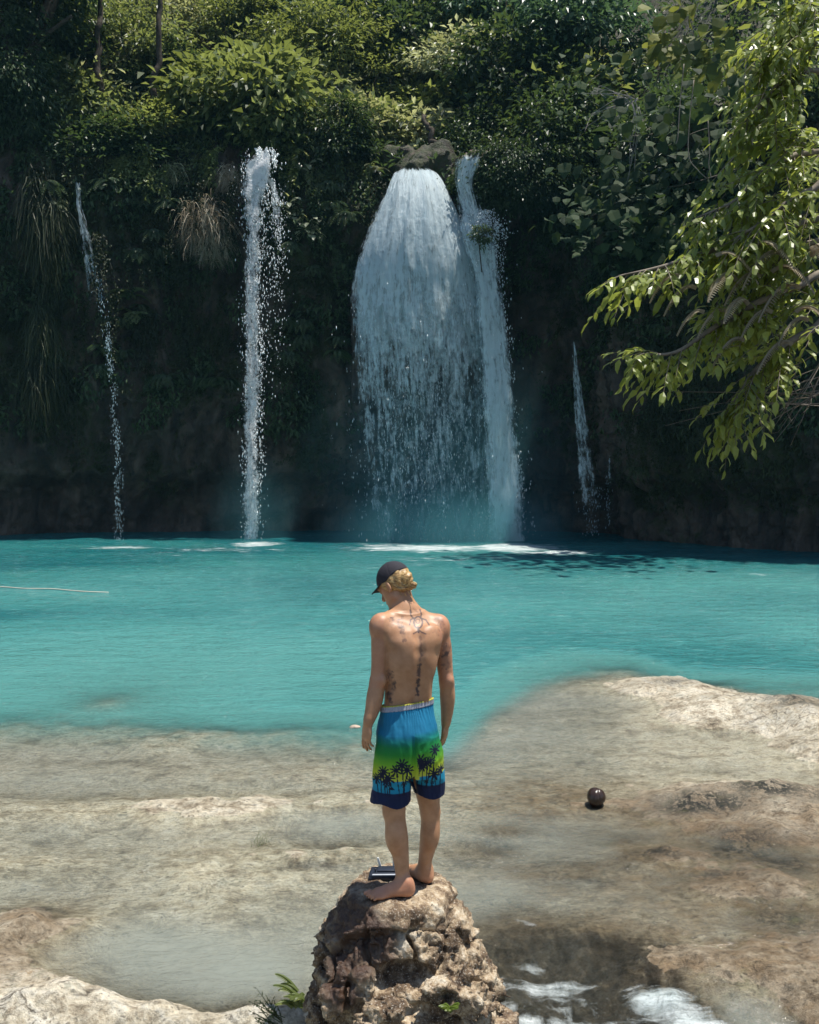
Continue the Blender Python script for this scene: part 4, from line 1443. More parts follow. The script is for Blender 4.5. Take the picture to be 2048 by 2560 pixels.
many = [
    ('vinel', 'hanging_vine', 'light green vines spilling over the cliff edge between the leftmost trickle and the thin waterfall', 'vine', 'light vines on the cliff edge', 12, (210, 600), (330, 420), (.5, 1.15)),
    ('vinel', 'hanging_vine', 'light green vines spilling over the cliff edge between the thin and the broad waterfall', 'vine', 'light vines between the waterfalls', 9, (700, 930), (330, 430), (.4, 1.0)),
    ('vine', 'hanging_vine', 'dark vines hanging over the edge at the far left', 'vine', 'dark vines at the far left', 9, (0, 130), (300, 520), (.7, 1.3)),
    ('grass', 'hanging_grass', 'long dark green grass hanging on the shaded left cliff', 'grass tuft', 'grasses hanging on the left cliff', 22, (0, 130), (420, 1000), (1.0, 1.9)),
    ('vinem', 'hanging_vine', 'mossy vines hanging on the shaded cliff between the leftmost trickle and the thin waterfall', 'vine', 'mossy vines left of the thin waterfall', 16, (250, 590), (420, 860), (.7, 1.2)),
    ('fern', 'hanging_fern', 'dark fern on the shaded cliff left of the thin waterfall', 'fern', 'dark ferns left of the thin waterfall', 18, (230, 590), (430, 980), (.8, 1.3)),
    ('fern', 'hanging_fern', 'dark fern on the shaded cliff between the thin and the broad waterfall', 'fern', 'dark ferns between the waterfalls', 16, (700, 870), (420, 900), (.8, 1.2)),
    ('vine', 'hanging_vine', 'dark vines hanging between the thin and the broad waterfall', 'vine', 'dark vines between the waterfalls', 8, (690, 880), (360, 640), (.6, 1.0)),
    ('vine', 'hanging_vine', 'dark leafy vines hanging on the upper right cliff', 'vine', 'dark vines on the right cliff', 16, (1300, 1700), (330, 640), (.7, 1.2)),
    ('broadd', 'broad_leaf_plant', 'dark round leaved climber on the right cliff', 'plant', 'round leaved climbers on the right cliff', 34, (1440, 1830), (380, 680), (.8, 1.15)),
    ('vinem', 'hanging_vine', 'mossy vines hanging low on the right cliff', 'vine', 'mossy vines low on the right cliff', 18, (1590, 2046), (760, 1120), (.7, 1.1)),
    ('fern', 'hanging_fern', 'dark fern growing low on the mossy right cliff', 'fern', 'dark ferns low on the right cliff', 24, (1590, 2046), (820, 1230), (.6, .95)),
    ('grass', 'hanging_grass', 'dark grass hanging on the mossy right cliff', 'grass tuft', 'grasses on the right cliff', 14, (1560, 2046), (760, 1150), (.7, 1.1)),
]
for key, nm, lab, cat, grp, n, xr, yr, sr in many:
    for i in range(n):
        hang(key, nm, lab, cat, mk[key], xr[0] + (xr[1] - xr[0]) * r.random(), yr[0] + (yr[1] - yr[0]) * r.random(), sr[0] + (sr[1] - sr[0]) * r.random(), grp)

# ------------------------------------------------------------------ rocks at the lips of the falls
def rock(name, label, c, r_, seed, mm, h=.09, rot=None, moss=.0, rag=.5):
    c = np.asarray(c, float); r_ = np.asarray(r_, float)
    S_ = SDF(-r_ * 1.5, r_ * 1.5, h)
    s_, q_ = S_.sub(-r_ * 2, r_ * 2)
    qq = q_ if rot is None else q_ @ rot
    e_ = (np.sum(np.abs(qq / r_) ** 2.6, -1) ** (1 / 2.6) - 1) * r_.min()
    f1_, f2_, ci_ = worley(q_ * 1.3 + seed)
    S_.d[s_] = (e_ - fbm(q_ * 1.1 + seed, 4) * .5 * rag * r_.min() * 2 - (ci_ - .5) * .25 * rag).astype(np.float32)
    V_, Q_ = S_.surface()
    V_ = V_ + (fbm(V_ * 4 + seed, 3) * .06)[:, None] * unit(V_)
    return link(name, mesh(name, V_, [Q_], mm, {'moss': np.full(len(V_), moss)}), None, c, label=label, category='rock')


rock('mossy_boulder', 'big dark mossy boulder wedged above the lip of the broad waterfall', P(1078, 436, 42.7), (1.35, 1.0, 1.05), 3.3, M_CLIFF, moss=1.)
rock('mossy_boulder', 'smaller dark boulder at the left of the one over the broad waterfall', P(1000, 405, 43.4), (.9, .7, .6), 8.1, M_CLIFF, moss=1.)
rock('stone_ledge', 'flat dark stone ledge over which the side column pours', P(1215, 412, 41.9), (1.2, 1.0, .30), 5.2, flat_mat('ledge_stone', (.13, .095, .075), .6, .3, .8, 3, .5), moss=0)
rock('pale_rock', 'pale rock in the gap above the leftmost trickle', P(182, 372, 42.6), (.42, .4, .50), 6.4, flat_mat('pale_cliff_stone', (.34, .29, .26), .6, .3, .8, 4, .5), h=.06)
# ------------------------------------------------------------------ the near tree that leans in from the right bank
L_NEAR = leaf_mat('leaf_near', (.11, .155, .022), (.36, .42, .09), .47, .34, (.52, .58, .08), .5)
KN = .42
PF = P


def P(px, py, Y):
    return PF(px, py, Y * KN)


NT_ = thing('near_tree', 'near tree on the right bank with bright green leaves on branches reaching over the water', 'tree', (3.9, 5.0, -.2))
NB_ = np.array(NT_.location)
rr = np.random.default_rng(301)
branches = [  # px, py, distance ... main boughs coming in from the right bank
    [(2500, 700, 11.6), (2250, 560, 11.3), (2000, 560, 11.0), (1800, 620, 10.8), (1660, 665, 10.6), (1545, 690, 10.5)],
    [(2400, 800, 11.4), (2200, 700, 11.2), (1980, 720, 10.9), (1800, 810, 10.7), (1690, 880, 10.6), (1590, 885, 10.5)],
    [(2400, 850, 11.6), (2200, 790, 11.3), (2020, 830, 11.0), (1900, 915, 10.9), (1850, 985, 10.8), (1822, 1040, 10.8)],
    [(2500, 560, 11.8), (2250, 420, 11.5), (2050, 380, 11.2), (1920, 420, 11.0), (1840, 500, 10.9), (1740, 545, 10.8)],
    [(2500, 420, 12.0), (2250, 250, 11.8), (2060, 180, 11.6), (1960, 200, 11.4), (1900, 270, 11.3), (1830, 330, 11.2)],
    [(2450, 330, 12.0), (2250, 120, 11.8), (2100, 30, 11.6), (2010, 40, 11.5), (1950, 100, 11.4), (1900, 170, 11.4)],
    [(2500, 760, 11.9), (2250, 640, 11.6), (2080, 600, 11.4), (1960, 640, 11.2), (1900, 720, 11.2), (1850, 760, 11.2)],
    [(2400, 650, 11.2), (2200, 470, 11.0), (2020, 480, 10.7), (1900, 560, 10.6), (1830, 600, 10.6)],
    [(2400, 700, 12.2), (2200, 560, 12.0), (2080, 460, 11.8), (1990, 330, 11.6), (1960, 290, 11.6)],
]
mbw = MB(); mbl = MB()
# trunk
tp = [NB_ * 0 + np.array([0, 0, -.6]), np.array([-.06, .05, 1.2]), np.array([-.15, 0, 2.4]), np.array([-.2, .1, 3.8]), np.array([-.35, .1, 5.2])]
tpath = smooth_path(np.array(tp), 26)
tube(mbw, tpath, np.linspace(.15, .06, 26), 10)
twigs = []
for bi, br in enumerate(branches):
    q = np.array([P(*c) for c in br]) - NB_
    k = np.argmin(np.abs(tpath[:, 2] - (q[0, 2] - .3)))
    q = np.vstack([tpath[k], q[1:]])
    pth = smooth_path(q, 40)
    tube(mbw, pth, np.linspace(.026, .003, 40), 6)
    T = np.gradient(pth, axis=0)
    nt_ = 30
    for j in range(nt_):
        f = .44 + .56 * (j + .5 * rr.random()) / nt_
        i = min(int(f * 39), 39)
        side = (-1) ** j
        d = unit(unit(T[i]) * .75 + side * unit(np.cross(T[i], [0, 0, 1])) * .55 + np.array([0, -.15, -.10 - .45 * rr.random()]) + rr.normal(size=3) * .28)
        ln = KN * (.35 + .55 * rr.random()) * (1.15 - .55 * f)
        twigs.append((pth[i], d, ln))
    twigs.append((pth[-2], unit(T[-1]), .12))
# extra twigs filling the crown at the right edge
for j in range(260):
    px, py = 1800 + 270 * rr.random() ** .8, -60 + 980 * rr.random()
    edge = np.interp(py, [-60, 150, 330, 480, 560, 640, 750, 900, 1000], [1860, 1890, 1800, 1740, 1650, 1560, 1620, 1690, 1840])
    if px < edge + 60:
        continue
    twigs.append((P(px, py, 10.7 + 1.3 * rr.random()) - NB_, unit(np.array([-.8, -.3, -.25]) + rr.normal(size=3) * .45), KN * (.35 + .4 * rr.random())))
for s, d, ln in twigs:
    n = 8
    t_ = np.linspace(0, 1, n)
    pth = s + np.outer(t_ * ln, d) + np.outer(-.25 * ln * t_ ** 2, [0, 0, 1])
    tube(mbw, pth, np.linspace(.0025, .0009, n), 4, cap=False)
    m = max(6, int(ln / .0215))
    k = np.linspace(.12, 1, m)
    C = np.stack([np.interp(k, t_, pth[:, i]) for i in range(3)], -1)
    T = unit(pth[-1] - pth[0])
    S = unit(np.cross(T, [0, 0, 1]))
    sd = np.where(np.arange(m) % 2, 1, -1)[:, None]
    D = T * .65 + sd * S * .75 + rr.normal(size=(m, 3)) * .22 + np.array([0, 0, -.22])
    D[-1] = T
    N = np.array([0, -.15, 1.0]) + rr.normal(size=(m, 3)) * .32
    sz = (.65 + .5 * rr.random(m))
    leaves(mbl, C, D, N, .074 * sz, .027 * sz, 'leaf', fold=.22, droop=.22, tint=np.clip(.45 + .3 * rr.normal(size=m) + .25 * (rr.random() - .5), 0, 1))
link('trunk', mbw.mesh('trunk', BARKP), NT_)
link('crown', mbl.mesh('crown', L_NEAR, False), NT_)

# dead brown fronds and bare twigs caught in it
mbd = MB()
dr = np.random.default_rng(321)
for px, py, dx, dy, ln in [(1790, 640, .2, -1, .75), (1840, 700, -.1, -1, .8), (1900, 690, -.3, -1, .7), (1960, 640, -.2, -1, .9), (1740, 720, -.5, -.8, .6), (1880, 620, .1, -1, .8), (2000, 720, -.2, -1, .9), (2030, 640, 0, -1, .8), (1930, 780, -.4, -.9, .6), (1700, 690, -.8, -.6, .55),
                           (1820, 780, -.3, -.9, .6), (1870, 760, -.1, -1, .7), (1980, 860, -.3, -1, .7), (1930, 680, .1, -1, .8), (1860, 850, -.4, -.9, .6), (1990, 780, .1, -1, .7), (2020, 800, -.3, -.9, .6), (1760, 780, -.6, -.7, .5)]:
    frond(mbd, dr, P(px, py, 10.5), unit(np.array([dx * 3, -.2, .15])), ln * KN * .75, n=26, w=.20, sagk=1.0, lw=.022)
b = P(1850, 650, 10.9)
mbd.v = [v - b for v in mbd.v]
link('dead_frond', mbd.mesh('dead_frond', L_DRY, False), None, b, label='withered brown fronds caught among the bright leaves of the near tree', category='dead leaves')
mbd = MB()
for k in range(16):
    x0, y0 = 2080, 900 + 120 * dr.random()
    x1, y1 = 1600 + 380 * dr.random(), 960 + 160 * dr.random()
    if k > 9:
        x0, y0, x1, y1 = 2080, 860, 1860 + 120 * dr.random(), 1000 + 120 * dr.random()
    p0, p1 = P(x0, y0, 10.9), P(x1, y1, 10.6 + .4 * dr.random())
    m_ = (p0 + p1) / 2 + dr.normal(size=3) * .035 + np.array([0, 0, -.02])
    pth = smooth_path(np.array([p0, m_, p1]), 14)
    tube(mbd, pth, np.linspace(.0032, .0009, 14), 4)
    for j in range(2):
        i = int(4 + 8 * dr.random())
        e = pth[i] + unit(dr.normal(size=3) + np.array([-.5, 0, -.8])) * (.065 + .11 * dr.random())
        tube(mbd, smooth_path(np.array([pth[i], (pth[i] + e) / 2 + dr.normal(size=3) * .01, e]), 6), np.linspace(.0016, .0007, 6), 3)
b = P(1900, 980, 10.8)
mbd.v = [v - b for v in mbd.v]
link('bare_twig', mbd.mesh('bare_twig', BARKP), None, b, label='bare brown twigs sticking out below the near tree at the right', category='twigs')

P = PF
# ------------------------------------------------------------------ large leaved vines between it and the cliff
L_VINE = leaf_mat('leaf_vine', (.016, .034, .014), (.060, .095, .036), .3, .65, None, .15)
L_BIG = leaf_mat('leaf_big', (.085, .115, .020), (.30, .33, .09), .45, .6, (.34, .36, .06), .2)


def big_vine(label, pts, Yd, n, L, m, seed, spread=.3, name='large_leaved_vine'):
    r_ = np.random.default_rng(seed)
    q = np.array([P(a, b_, Yd) for a, b_ in pts])
    o0 = q[0]
    pth = smooth_path(q - o0, 30)
    mb = MB()
    tube(mb, pth, np.linspace(.018, .006, 30), 5)
    vn = thing(name, label, 'vine', o0)
    link('stem', mb.mesh('stem', BARKP), vn)
    mb = MB()
    k = r_.random(n) ** .8
    C = np.stack([np.interp(k, np.linspace(0, 1, 30), pth[:, i]) for i in range(3)], -1) + r_.normal(size=(n, 3)) * spread * np.array([1, 1, .6])
    D = r_.normal(size=(n, 3)) * .45 + np.array([-.25, -.35, -.6])
    N = np.array([-.1, -.5, .85]) + r_.normal(size=(n, 3)) * .35
    s = .6 + .6 * r_.random(n)
    leaves(mb, C, D, N, L * s, L * .78 * s, 'heart', fold=.12, droop=.15, tint=r_.random(n))
    link('foliage', mb.mesh('foliage', m, False), vn)


big_vine('yellowish large leaved vine hanging at the top, left of the near tree crown', [(1760, -60), (1700, 20), (1660, 80), (1640, 140)], 34, 60, .52, L_BIG, 401, .40)
big_vine('large leaved vine spreading under the top edge beside the near tree', [(1900, -60), (1820, 40), (1760, 110), (1730, 180)], 33.5, 70, .50, L_BIG, 402, .42)
big_vine('pale large leaved vine arching above the pair of hanging lime leaves', [(1990, 60), (1900, 110), (1820, 150), (1770, 190)], 33, 45, .48, L_BIG, 403, .4)
big_vine('spray of glowing lime heart shaped leaves hanging in front of the dark hollow', [(1900, 130), (1880, 170), (1850, 215), (1830, 240)], 32, 20, .6, L_BIG, 404, .36)
big_vine('few lime leaves dangling halfway down the dark hollow', [(1880, 250), (1870, 300), (1850, 330)], 32, 9, .55, L_BIG, 405, .3)
big_vine('lone pair of pale leaves dangling lowest in the dark hollow', [(1860, 330), (1850, 365), (1830, 380)], 32, 5, .55, L_BIG, 406, .2)
big_vine('grey green leaved vine sprawling over the dark hollow above the bare grey twigs', [(1640, 130), (1570, 165), (1500, 185), (1450, 230)], 34, 60, .40, L_VINE, 407, .65)
big_vine('dark round leaved vine hanging across the upper right cliff', [(1850, 420), (1720, 460), (1600, 480), (1480, 540)], 33.5, 230, .50, L_VINE, 408, 1.1)
big_vine('lower dark round leaved vine along the brow of the right cave', [(1800, 560), (1700, 560), (1600, 570), (1480, 585)], 33.5, 170, .48, L_VINE, 409, .85)
big_vine('dark leaved vine filling the hollow behind the dangling lime leaves', [(1960, 260), (1850, 300), (1740, 330), (1640, 380)], 31, 220, .48, L_VINE, 410, 1.2)
mbd = MB()
for k in range(15):
    p0 = P(1600 - 40 * dr.random(), 240 + 20 * dr.random(), 33.5)
    p1 = P(1450 + 90 * dr.random(), 225 + 130 * dr.random(), 33 + dr.random())
    pth = smooth_path(np.array([p0, (p0 + p1) / 2 + dr.normal(size=3) * .18 + np.array([0, 0, .12]), p1]), 14)
    tube(mbd, pth, np.linspace(.018, .006, 14), 4)
for k in range(5):
    p0 = P(1600 - 50 * dr.random(), 240 + 30 * dr.random(), 33.2)
    pts = [p0, p0 + np.array([.1, -.1, -.6]), p0 + np.array([-.15 + .2 * dr.random(), -.2, -1.3]), p0 + np.array([.1 - .4 * dr.random(), -.2, -1.6 - 1.2 * dr.random()])]
    tube(mbd, smooth_path(np.array(pts), 16), np.linspace(.014, .007, 16), 4)
b = P(1600, 250, 33.2)
mbd.v = [v - b for v in mbd.v]
link('bare_twig', mbd.mesh('bare_twig', flat_mat('grey_twig', (.30, .27, .25), .8, .2)), None, b, label='bare grey twigs fanning out on the dark upper right cliff', category='twigs')
for i, pts in enumerate([[(1710, 160, 18), (1700, 260, 18), (1695, 340, 18), (1690, 360, 18)], [(1735, 200, 18), (1724, 300, 18), (1722, 390, 18), (1745, 425, 18), (1765, 444, 18)], [(1770, 300, 18), (1774, 380, 18), (1772, 410, 18), (1778, 444, 18)], [(1865, 150, 15), (1862, 230, 15), (1878, 320, 15), (1880, 380, 15)]]):
    q = np.array([P(*c) for c in pts]); mb = MB()
    tube(mb, smooth_path(q - q[0], 20), .009, 5)
    link('liana', mb.mesh('liana', BARKP), None, q[0], label=['straight thin liana hanging farthest left in front of the dark hollow', 'long liana with a hooked lower end in front of the dark hollow', 'short thin liana beside the hooked one', 'liana hanging beside the dangling lime leaves'][i], category='liana')
# ------------------------------------------------------------------ boulder the man stands on
def loft_eval(p, rows, yaw=0.0):
    """rows (z, cx, cy, rx, ry) sorted by z; approximate distance"""
    rows = np.asarray(sorted(rows), float)
    z = np.clip(p[..., 2], rows[0, 0], rows[-1, 0])
    t = np.linspace(rows[0, 0], rows[-1, 0], 300)
    i = np.arange(len(rows))
    s = np.interp(t, rows[:, 0], i)
    k = np.clip(s.astype(int), 0, len(rows) - 2)
    f = (s - k)[:, None]
    e = np.vstack([2 * rows[0] - rows[1], rows, 2 * rows[-1] - rows[-2]])
    a, b, c, d = e[k], e[k + 1], e[k + 2], e[k + 3]
    m1, m2 = (c - a) * .5, (d - b) * .5
    v = (2 * f ** 3 - 3 * f ** 2 + 1) * b + (f ** 3 - 2 * f ** 2 + f) * m1 + (-2 * f ** 3 + 3 * f ** 2) * c + (f ** 3 - f ** 2) * m2
    cx, cy, rx, ry = [np.interp(z, t, v[:, j]) for j in (1, 2, 3, 4)]
    x, y = p[..., 0] - cx, p[..., 1] - cy
    co, sn = math.cos(yaw), math.sin(yaw)
    x, y = x * co + y * sn, -x * sn + y * co
    k0 = np.sqrt((x / rx) ** 2 + (y / ry) ** 2)
    k1 = np.sqrt((x / rx ** 2) ** 2 + (y / ry ** 2) ** 2) + 1e-6
    d = k0 * (k0 - 1) / k1
    return np.maximum(d, np.maximum(rows[0, 0] - p[..., 2], p[..., 2] - rows[-1, 0]))


FOOTZ = float(P(1025, 2240, 5.53)[2])
S = SDF((-.95, 4.75, -.5), (.95, 6.6, FOOTZ + .06), .0105)
sl, p = S.sub((-2, 4, -1), (2, 8, 2))
xq = lambda px, Y: (px - 1024) / F * Y
prow = [(-.6, xq(1028, 5.4), 5.72, .68, .66), (-.2, xq(1026, 5.4), 5.71, .62, .60), (.05, xq(1022, 5.4), 5.70, .565, .565), (.25, xq(1006, 5.4), 5.70, .505, .52), (.42, xq(992, 5.4), 5.70, .445, .47), (.56, xq(992, 5.4), 5.70, .385, .41), (.66, xq(994, 5.4), 5.70, .325, .365), (.735, xq(996, 5.5), 5.70, .27, .325), (FOOTZ - .005, xq(998, 5.6), 5.70, .20, .27)]
d = loft_eval(p, prow)
near = np.abs(d) < .24
q = p[near]
wq = q + np.stack([fbm(q * 3 + 3, 3), fbm(q * 3 + 13, 3), fbm(q * 3 + 23, 3)], -1) * .07
f1, f2, cid = worley(wq * np.array([4.2, 4.2, 5.0]))
crack = sstep(.13, .0, f2 - f1)
topf = sstep(FOOTZ - .02, FOOTZ - .20, q[:, 2])
disp = (cid - .5) * .095 * topf - crack * .055 * topf
disp += fbm(q * 5.5 + 1, 4) * .055 * (.35 + .65 * topf)
rg = ridged(q * 9 + 4, 4) - .5
disp += rg * .050 * (.4 + .6 * topf)
g1, g2, gc = worley(q * 21 + fbm(q * 9, 2)[:, None] * .6)
pit = sstep(.42, .12, g1) * (gc > .5) * sstep(-.15, .25, fbm(q * 4 + 60, 2))
disp -= pit * .022
disp += fbm(q * 38, 3) * .008
dd = d.astype(np.float32)
dd[near] = d[near] - disp
S.d[sl] = dd
rb = np.random.default_rng(61)
for px, py, Yf, rx, ry, rz_, ang in [(1020, 2452, 5.22, .17, .20, .075, 8), (965, 2470, 5.2, .10, .15, .06, -10), (1050, 2548, 5.13, .13, .13, .055, 0), (1165, 2330, 5.36, .045, .07, .05, 20), (1195, 2425, 5.32, .05, .11, .095, 35), (850, 2400, 5.3, .035, .07, .10, -20),
                                     (870, 2540, 5.14, .07, .09, .05, 15), (1130, 2370, 5.30, .04, .06, .03, 0), (1225, 2530, 5.25, .07, .09, .06, 15), (790, 2470, 5.35, .03, .06, .05, 0)]:
    S.ell(P(px, py, Yf), (rx, ry, rz_), rotmat('Y', ang), .03, 'cut')
for px, py, Yf, rx, ry, rz_, ang in [(905, 2462, 5.20, .062, .06, .085, 10), (1098, 2468, 5.20, .075, .06, .045, -22), (835, 2500, 5.22, .065, .06, .075, -12), (960, 2530, 5.12, .12, .06, .05, -6), (1160, 2500, 5.20, .09, .07, .07, 8), (1165, 2450, 5.24, .03, .03, .06, 15), (860, 2450, 5.26, .04, .05, .06, 20)]:
    c0 = P(px, py, Yf)
    s_, q_ = S.sub(c0 - .16, c0 + .16)
    e_ = (q_ - c0) @ rotmat('Y', ang) / np.array([rx, ry, rz_])
    e_ = (np.sum(np.abs(e_) ** 3.2, -1) ** (1 / 3.2) - 1) * min(rx, ry, rz_)
    S.put(s_, e_ - fbm(q_ * 13 + 9, 4) * .035 - (ridged(q_ * 17, 3) - .5) * .02, .012)
V, Q = S.surface()
rad_ = unit(V - np.array([0, 5.7, .2]))
n_ = fbm(V * 22 + 5, 5) * .016 + (ridged(V * 34 + 2, 3) - .5) * .012
h1, h2, hc = worley(V * 30 + fbm(V * 14, 2)[:, None] * .8)
n_ -= sstep(.45, .10, h1) * (hc > .45) * .012
n_ *= np.where((V[:, 2] > FOOTZ - .05) & (np.hypot(V[:, 0] + .03, (V[:, 1] - 5.6) * .8) < .24), .35, 1.0)
V = V + n_[:, None] * rad_
# wet brown patch on the upper left of the face, damp foot
pxv = 1024 + V[:, 0] / V[:, 1] * F
wetp = np.maximum(sstep(.20, .06, np.hypot((V[:, 0] + .26) / 1.2, (V[:, 2] - .60) / .8) - .05 + .06 * fbm(V * 9, 3)), sstep(.11, .0, np.hypot(V[:, 0] + .36, V[:, 2] - .40) - .06 + .07 * fbm(V * 9 + 7, 3)))
wetp = np.maximum(wetp * (V[:, 1] < 5.75), sstep(.10, -.05, V[:, 2] + .06 * fbm(V * 6, 3)))
t = NT('boulder_stone')
p_ = t.pos()
n1 = t.noise(p_, 7.0, 8, .68, .2)
n2 = t.noise(p_, 30, 6, .7)
n3 = t.noise(p_, 95, 4, .65)
v1 = t.voro(p_, 42, 'F1')
c = t.ramp(n1, [(.36, (.04, .024, .014)), (.46, (.15, .10, .06)), (.54, (.37, .28, .18)), (.66, (.62, .55, .43))])
c = t.mix(t.range(n2, .56, .68), c, (.115, .07, .038))
c = t.mix(t.math('MULTIPLY', t.range(n3, .56, .66), .6), c, (.66, .60, .50))
c = t.mix(t.range(v1, .14, .05), c, (.10, .065, .04))
wet = t.attr('wet')
c = t.mix(wet, c, t.mix(n2, (.022, .012, .008), (.11, .062, .04)))
hgt = t.math('ADD', t.math('MULTIPLY', n2, .8), t.math('ADD', t.math('MULTIPLY', n3, .5), t.math('MULTIPLY', t.range(v1, .0, .25), .35)))
M_BOULD = t.done(t.pbr(c, t.range(wet, 0, 1, .85, .33), t.bump(hgt, .9, .014), .4))
b0 = np.array([0.0, 5.7, 0.0])
link('boulder', mesh('boulder', V - b0, [Q], M_BOULD, {'wet': wetp}), None, b0, label='rough pitted brown boulder standing in the stream under the barefoot person', category='boulder')
BV = V

# small fern and dry sprigs at its left foot, tuft on its front
fr = np.random.default_rng(71)
mb = MB()
c0 = P(745, 2500, 5.35)
for k in range(13):
    a = fr.random() * 3.6 + 1.3
    frond(mb, fr, fr.normal(size=3) * .02, np.array([np.cos(a), np.sin(a) * .7, .5 + .5 * fr.random()]), .10 + .08 * fr.random(), n=13, w=.17, sagk=.55, lw=.05)
link('small_fern', mb.mesh('small_fern', L_FINE, False), None, c0, label='small green fern growing against the left foot of the boulder', category='fern')
mb = MB()
for k in range(15):
    p0 = P(690 + 25 * fr.random(), 2540 + 40 * fr.random(), 5.3)
    a = np.array([-.5 + .5 * fr.normal() * .6, .1 * fr.normal(), .25 + .5 * fr.random()])
    e = p0 + unit(a) * (.08 + .12 * fr.random())
    pth = smooth_path(np.array([p0, (p0 + e) / 2 + fr.normal(size=3) * .01, e]), 8)
    tube(mb, pth, np.linspace(.0025, .001, 8), 4, cap=False, tint=.1)
    m = 9
    C = pth[np.clip((np.linspace(.3, 1, m) * 7).astype(int), 0, 7)]
    leaves(mb, C, fr.normal(size=(m, 3)) * .6 + unit(a), fr.normal(size=(m, 3)), .028, .006, 'diamond', tint=fr.random(m) * .3)
mb.v = [v - P(690, 2560, 5.3) for v in mb.v]
link('dry_sprig', mb.mesh('dry_sprig', L_DARK, False), None, P(690, 2560, 5.3), label='dark spiky sprig leaning out beside the small fern at the boulder foot', category='plant')
mb = MB()
for k in range(8):
    a = fr.random() * 6.3
    frond(mb, fr, fr.normal(size=3) * .008, np.array([np.cos(a), np.sin(a) * .6 - .4, .6]), .05 + .03 * fr.random(), n=7, w=.3, sagk=.4, lw=.14)
_k = np.argmin(np.hypot(1024 + BV[:, 0] / BV[:, 1] * F - 1130, (CAMH - BV[:, 2]) / BV[:, 1] * F + 1150 - 2552) + BV[:, 1] * 60)
link('rock_herb', mb.mesh('rock_herb', L_LIME, False), None, BV[_k] + np.array([0, -.005, 0]), label='tiny bright green herb sprouting from the front of the boulder', category='plant')


def ground_at(px, py):
    z = 0.0
    for _ in range(6):
        g = G(px, py, z)
        z = float(bed(np.array([g[0]]), np.array([g[1]]))[0])
    return np.array([*G(px, py, z)[:2], z])


g = ground_at(652, 2112)
link('grass_tuft', blades_mesh(73, 60, .11, .006, L_FINE, .5, .5, 1.1, .035), None, g, label='small green grass tuft on the pale wet rock left of the boulder', category='grass tuft')

# ------------------------------------------------------------------ coconut, twig
g = ground_at(1490, 2012)
rad = 24 * g[1] / F
cz = max(g[2], 0) + rad * .82
th = np.linspace(0, np.pi, 40); ph = np.linspace(0, 2 * np.pi, 64, endpoint=False)
D = np.stack([np.sin(th)[:, None] * np.cos(ph), np.sin(th)[:, None] * np.sin(ph), np.cos(th)[:, None] + ph * 0], -1).reshape(-1, 3)
rr_ = rad * (1 + .05 * np.cos(3 * np.arctan2(D[:, 1], D[:, 0])) * np.sin(np.arccos(np.clip(D[:, 2], -1, 1))) + .02 * fbm(D * 3, 3) + .01 * fbm(D * 14, 3))
cl = np.exp(-((D[:, 0] * .9 - .25 + .15 * D[:, 2]) / .05) ** 2) * (D[:, 2] > .15) * (D[:, 1] < .3)
rr_ = rr_ * (1 - .10 * cl)
Vc = D * rr_[:, None] * np.array([.98, 1, 1.0])
Vc = Vc @ rotmat('X', 20).T
t = NT('coconut_husk')
p_ = t.pos()
nn = t.noise(t.map(p_, scale=(1, 1, .3)), 60, 4, .6)
M_COCO = t.done(t.pbr(t.mix(nn, (.012, .007, .005), (.055, .03, .02)), .28, t.bump(nn, .4, .004), .5))
link('coconut', mesh('coconut', Vc, [grid_faces(40, 64, True)], M_COCO), None, (g[0], g[1], cz), label='dark brown wet coconut lying alone on the wet rock right of the person', category='coconut')

# thin line afloat at the left and a twig by the hand
mb = MB()
pts = [G(-220, 1462, .03), G(-20, 1466, .02), G(60, 1471, .02), G(130, 1472, .02), G(200, 1478, .02), G(272, 1481, .0)]
tube(mb, smooth_path(np.array(pts) - pts[0], 60), .012, 5)
link('rope', mb.mesh('rope', flat_mat('rope_fibre', (.55, .47, .40), .8, .2)), None, pts[0], label='pale rope floating on the turquoise pool at the left', category='rope')
g = G(888, 1818)
S2 = SDF((-.2, -.14, -.1), (.2, .14, .12), .008)
S2.ell((0, 0, -.02), (.09, .06, .045), None, .02)
V2, Q2 = S2.surface()
V2 = .75 * V2 * (1 + .35 * fbm(V2 * 11, 3))[:, None]
link('pale_stone', mesh('pale_stone', V2, [Q2], flat_mat('pale_stone', (.40, .31, .24), .6, .3, .5, 25)), None, (g[0], g[1], .01), label="small pale stone breaking the pool surface behind the person's left hand", category='stone')

g = ground_at(1806, 2078)
mb = MB()
leaves(mb, np.array([[0, 0, .012]]), np.array([[.8, .3, .05]]), np.array([[0, -.2, 1.]]), [.10], [.045], 'leaf', tint=np.array([.5]))
link('fallen_leaf', mb.mesh('fallen_leaf', flat_mat('dead_leaf', (.50, .16, .04), .6, .2)), None, g, label='single orange fallen leaf on the brown wet rock at the right', category='leaf')
# ------------------------------------------------------------------ the man on the boulder, seen from behind
PX = 5.57 / F                                  # metres per photograph pixel at his distance
Hh = .0045
_lo = np.minimum.reduce([P(880, 2270, 5.2), P(880, 1400, 5.2)]) - .03
_hi = np.maximum.reduce([P(1150, 2270, 6.05), P(1150, 1400, 6.05)]) + .03
_lo[2] = FOOTZ - .05; _hi[2] = P(985, 1400, 5.7)[2] + .05
B = SDF(_lo, _hi, Hh)
YAW = R(20)
fwd = np.array([-math.sin(YAW), math.cos(YAW), 0]); rgt = np.array([math.cos(YAW), math.sin(YAW), 0])

